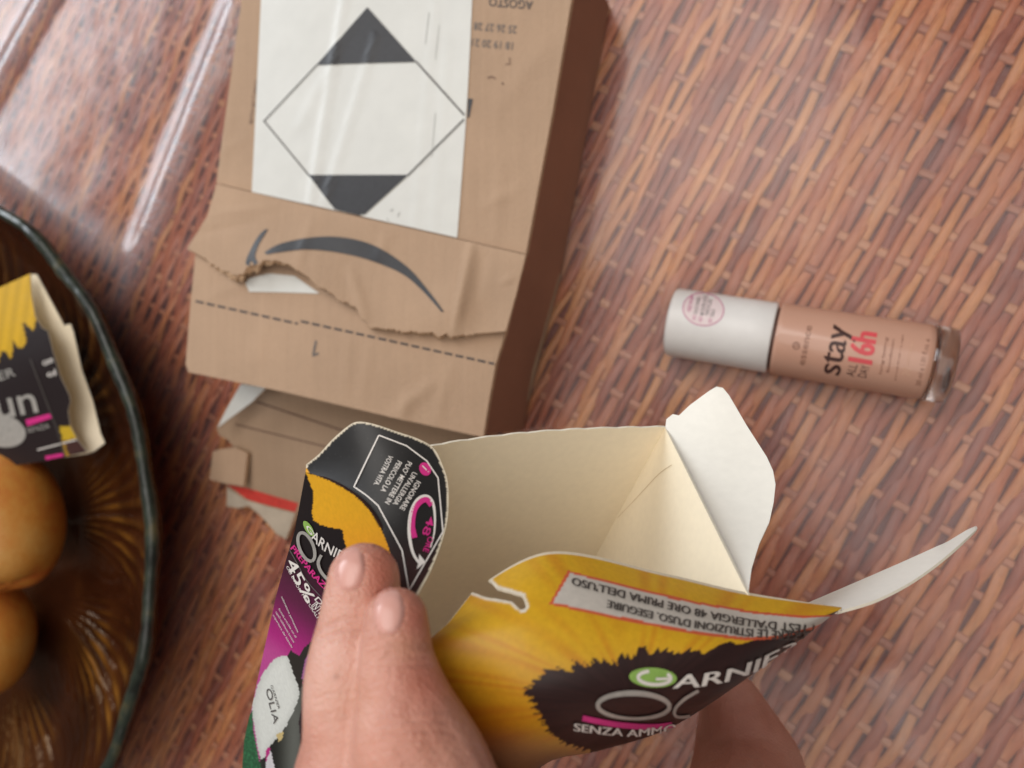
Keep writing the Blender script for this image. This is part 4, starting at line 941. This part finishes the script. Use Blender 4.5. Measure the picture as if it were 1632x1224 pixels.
chains = [
    [(631, 988, .1345, .0056), (631, 1020, .1335, .0061), (633, 1060, .1325, .0066), (645, 1130, .1305, .0084), (668, 1224, .128, .0114), (700, 1340, .131, .0145), (790, 1440, .150, .019)],      # index
    [(580, 922, .1450, .0067), (576, 960, .1440, .0072), (570, 1005, .1430, .0076), (562, 1080, .1395, .0086), (568, 1180, .1365, .0094), (590, 1310, .137, .0130), (760, 1460, .155, .019)],   # middle
    [(545, 1040, .1530, .0052), (540, 1100, .1520, .0064), (548, 1200, .1490, .0078), (580, 1340, .152, .0110), (740, 1480, .165, .018)],     # ring
    [(520, 1320, .190, .006), (530, 1380, .180, .0075), (590, 1450, .172, .009), (730, 1520, .170, .016)],                                    # little finger, curled under
    [(1166, 1122, .2550, .0100), (1178, 1170, .2550, .0138), (1192, 1240, .2500, .0185), (1180, 1350, .2250, .0215), (1050, 1450, .1950, .026), (860, 1500, .170, .026)],  # thumb
    [(790, 1440, .150, .019), (900, 1490, .158, .024), (1080, 1520, .158, .029), (1280, 1560, .158, .031), (1480, 1670, .165, .030)]]  # unseen palm and forearm, routed above the thumb to shade it
V, F = [], []
def ball(c, r):
    b0 = len(V); nu, nv = 14, 9
    for j in range(nv + 1):
        th = math.pi * j / nv
        for k in range(nu): ph = 2 * math.pi * k / nu; V.append(c + r * np.array([math.sin(th) * math.cos(ph), math.sin(th) * math.sin(ph), math.cos(th)]))
    for j in range(nv):
        for k in range(nu): F.append((b0 + j * nu + k, b0 + (j + 1) * nu + k, b0 + (j + 1) * nu + (k + 1) % nu, b0 + j * nu + (k + 1) % nu))
for ch in chains:
    P = np.array([np.r_[at_depth(x, y, d), r] for x, y, d, r in ch]); Q = smooth_path(P, 6)
    for q in dens(Q, 0.0022, False): ball(q[:3], q[3])
hand0 = raw_obj('hand_blank', V, F, M['skin'])
md = hand0.modifiers.new('r', 'REMESH'); md.mode = 'VOXEL'; md.voxel_size = 0.0005
md = hand0.modifiers.new('s', 'SMOOTH'); md.factor = 0.5; md.iterations = 9
dg = bpy.context.evaluated_depsgraph_get(); hm = bpy.data.meshes.new_from_object(hand0.evaluated_get(dg))
bpy.data.objects.remove(hand0)
hv = np.zeros(len(hm.vertices) * 3, dtype=np.float32); hm.vertices.foreach_get('co', hv); hv = hv.reshape(-1, 3)
hf = [tuple(p.vertices) for p in hm.polygons]; bpy.data.meshes.remove(hm)
NAILS = [[(606, 944), (620, 935), (634, 940), (643, 955), (645, 978), (638, 1000), (622, 1011), (605, 1006), (597, 985), (597, 962)],
         [(541, 879), (553, 870), (568, 871), (579, 884), (582, 907), (574, 931), (558, 942), (542, 937), (534, 920), (534, 898)]]
hp = proj(hv); hn = np.zeros_like(hv)
fa = np.array([f[:3] for f in hf]); fnrm = np.cross(hv[fa[:, 1]] - hv[fa[:, 0]], hv[fa[:, 2]] - hv[fa[:, 0]])
for k in range(3): np.add.at(hn, fa[:, k], fnrm)
hn /= np.maximum(np.linalg.norm(hn, axis=1), 1e-15)[:, None]
facing = np.clip((hn * (CC - hv)).sum(1) / np.linalg.norm(CC - hv, axis=1), 0, 1)
CRS = []
def fold_lines(cx, cy, hw, n, gap, tilt, dep):
    for k in range(n):
        o_ = (k - (n - 1) / 2) * gap + rng.uniform(-2, 2); w_ = hw * rng.uniform(0.65, 1.0); ox = rng.uniform(-8, 8)
        CRS.append(([(cx - w_ + ox, cy + o_ + tilt), (cx + ox + rng.uniform(-6, 6), cy + o_ - 4 + rng.uniform(-2, 2)), (cx + w_ + ox, cy + o_ - tilt)], dep * rng.uniform(0.6, 1.1), rng.uniform(1.8, 2.8)))
fold_lines(545, 1004, 34, 4, 11, 7, .00042); fold_lines(650, 1046, 44, 4, 12, 3, .00038); fold_lines(655, 1168, 70, 5, 15, 4, .00034); fold_lines(535, 1130, 40, 4, 14, 5, .00034)
for nail in NAILS: CRS.append((nail[3:] + nail[:1], .00045, 2.4))
for pts_, dep, sg in CRS:
    pl = dens(smooth_path(pts_, 6), 2, False); dd = np.full(len(hp), 1e9)
    for q in pl: dd = np.minimum(dd, np.hypot(hp[:, 0] - q[0], hp[:, 1] - q[1]))
    hv = hv - hn * (dep * np.exp(-(dd / sg)**2) * (facing > 0.1) * (hp[:, 1] < 1400))[:, None]
hc = np.ones((len(hv), 3))
def blot(cx, cy, rx, ry, col, k):          # skin colour patches: flushed, pale, and painted shade on the thumb
    global hc
    g = (k * np.exp(-((hp[:, 0] - cx) / rx)**2 - ((hp[:, 1] - cy) / ry)**2))[:, None]; hc = hc * (1 - g) + np.array(col) * g
blot(612, 905, 34, 50, (0.95, 0.60, 0.52), .75); blot(675, 985, 34, 40, (0.95, 0.64, 0.58), .7); blot(690, 1085, 55, 45, (0.95, 0.62, 0.54), .7)
blot(648, 1030, 26, 20, (1.0, 0.98, 0.82), .6); blot(545, 900, 20, 40, (1.0, 0.90, 0.92), .6); blot(520, 1000, 34, 16, (0.86, 0.76, 0.72), .6)
blot(560, 1110, 60, 40, (0.92, 0.86, 0.78), .6); blot(640, 1190, 90, 40, (0.94, 0.84, 0.76), .6); blot(536, 1078, 5, 5, (0.6, 0.5, 0.45), .7); blot(1190, 1170, 120, 120, (0.86, 0.62, 0.56), .6)  # last patch darkens the thumb: shade put into the skin colour
hand = raw_obj('hand', hv, hf, M['skin'], None, True, None, hc)
tag(hand, 'bare hand reaching in from below and gripping the opened hair dye carton', 'hand')
SURF['hand'] = BVHTree.FromPolygons([tuple(map(float, v)) for v in hv], hf)
for poly in NAILS:
    sp = smooth_path(poly, 4, True)
    p, Fn = cdt(sp.tolist(), 4); e = edge_dist(sp, p); W = cast('hand', p, 0.0); ok = [i for i in range(len(p)) if W[i] is not None]
    if len(ok) != len(p): print('nail miss')
    W = np.array([w if w is not None else at_depth(*p[i], .14) for i, w in enumerate(W)])
    toC = CC - W; toC /= np.linalg.norm(toC, axis=1)[:, None]
    W = W + toC * (0.00026 * smoothstep(0, 6, e) - 0.00006)[:, None]
    Fn = [f for f in Fn if all(i in set(ok) for i in f)]
    solidify('fingernail', W, Fn, 0.0005, [M['nail']] * 3, hand)
bpy.context.view_layer.update()
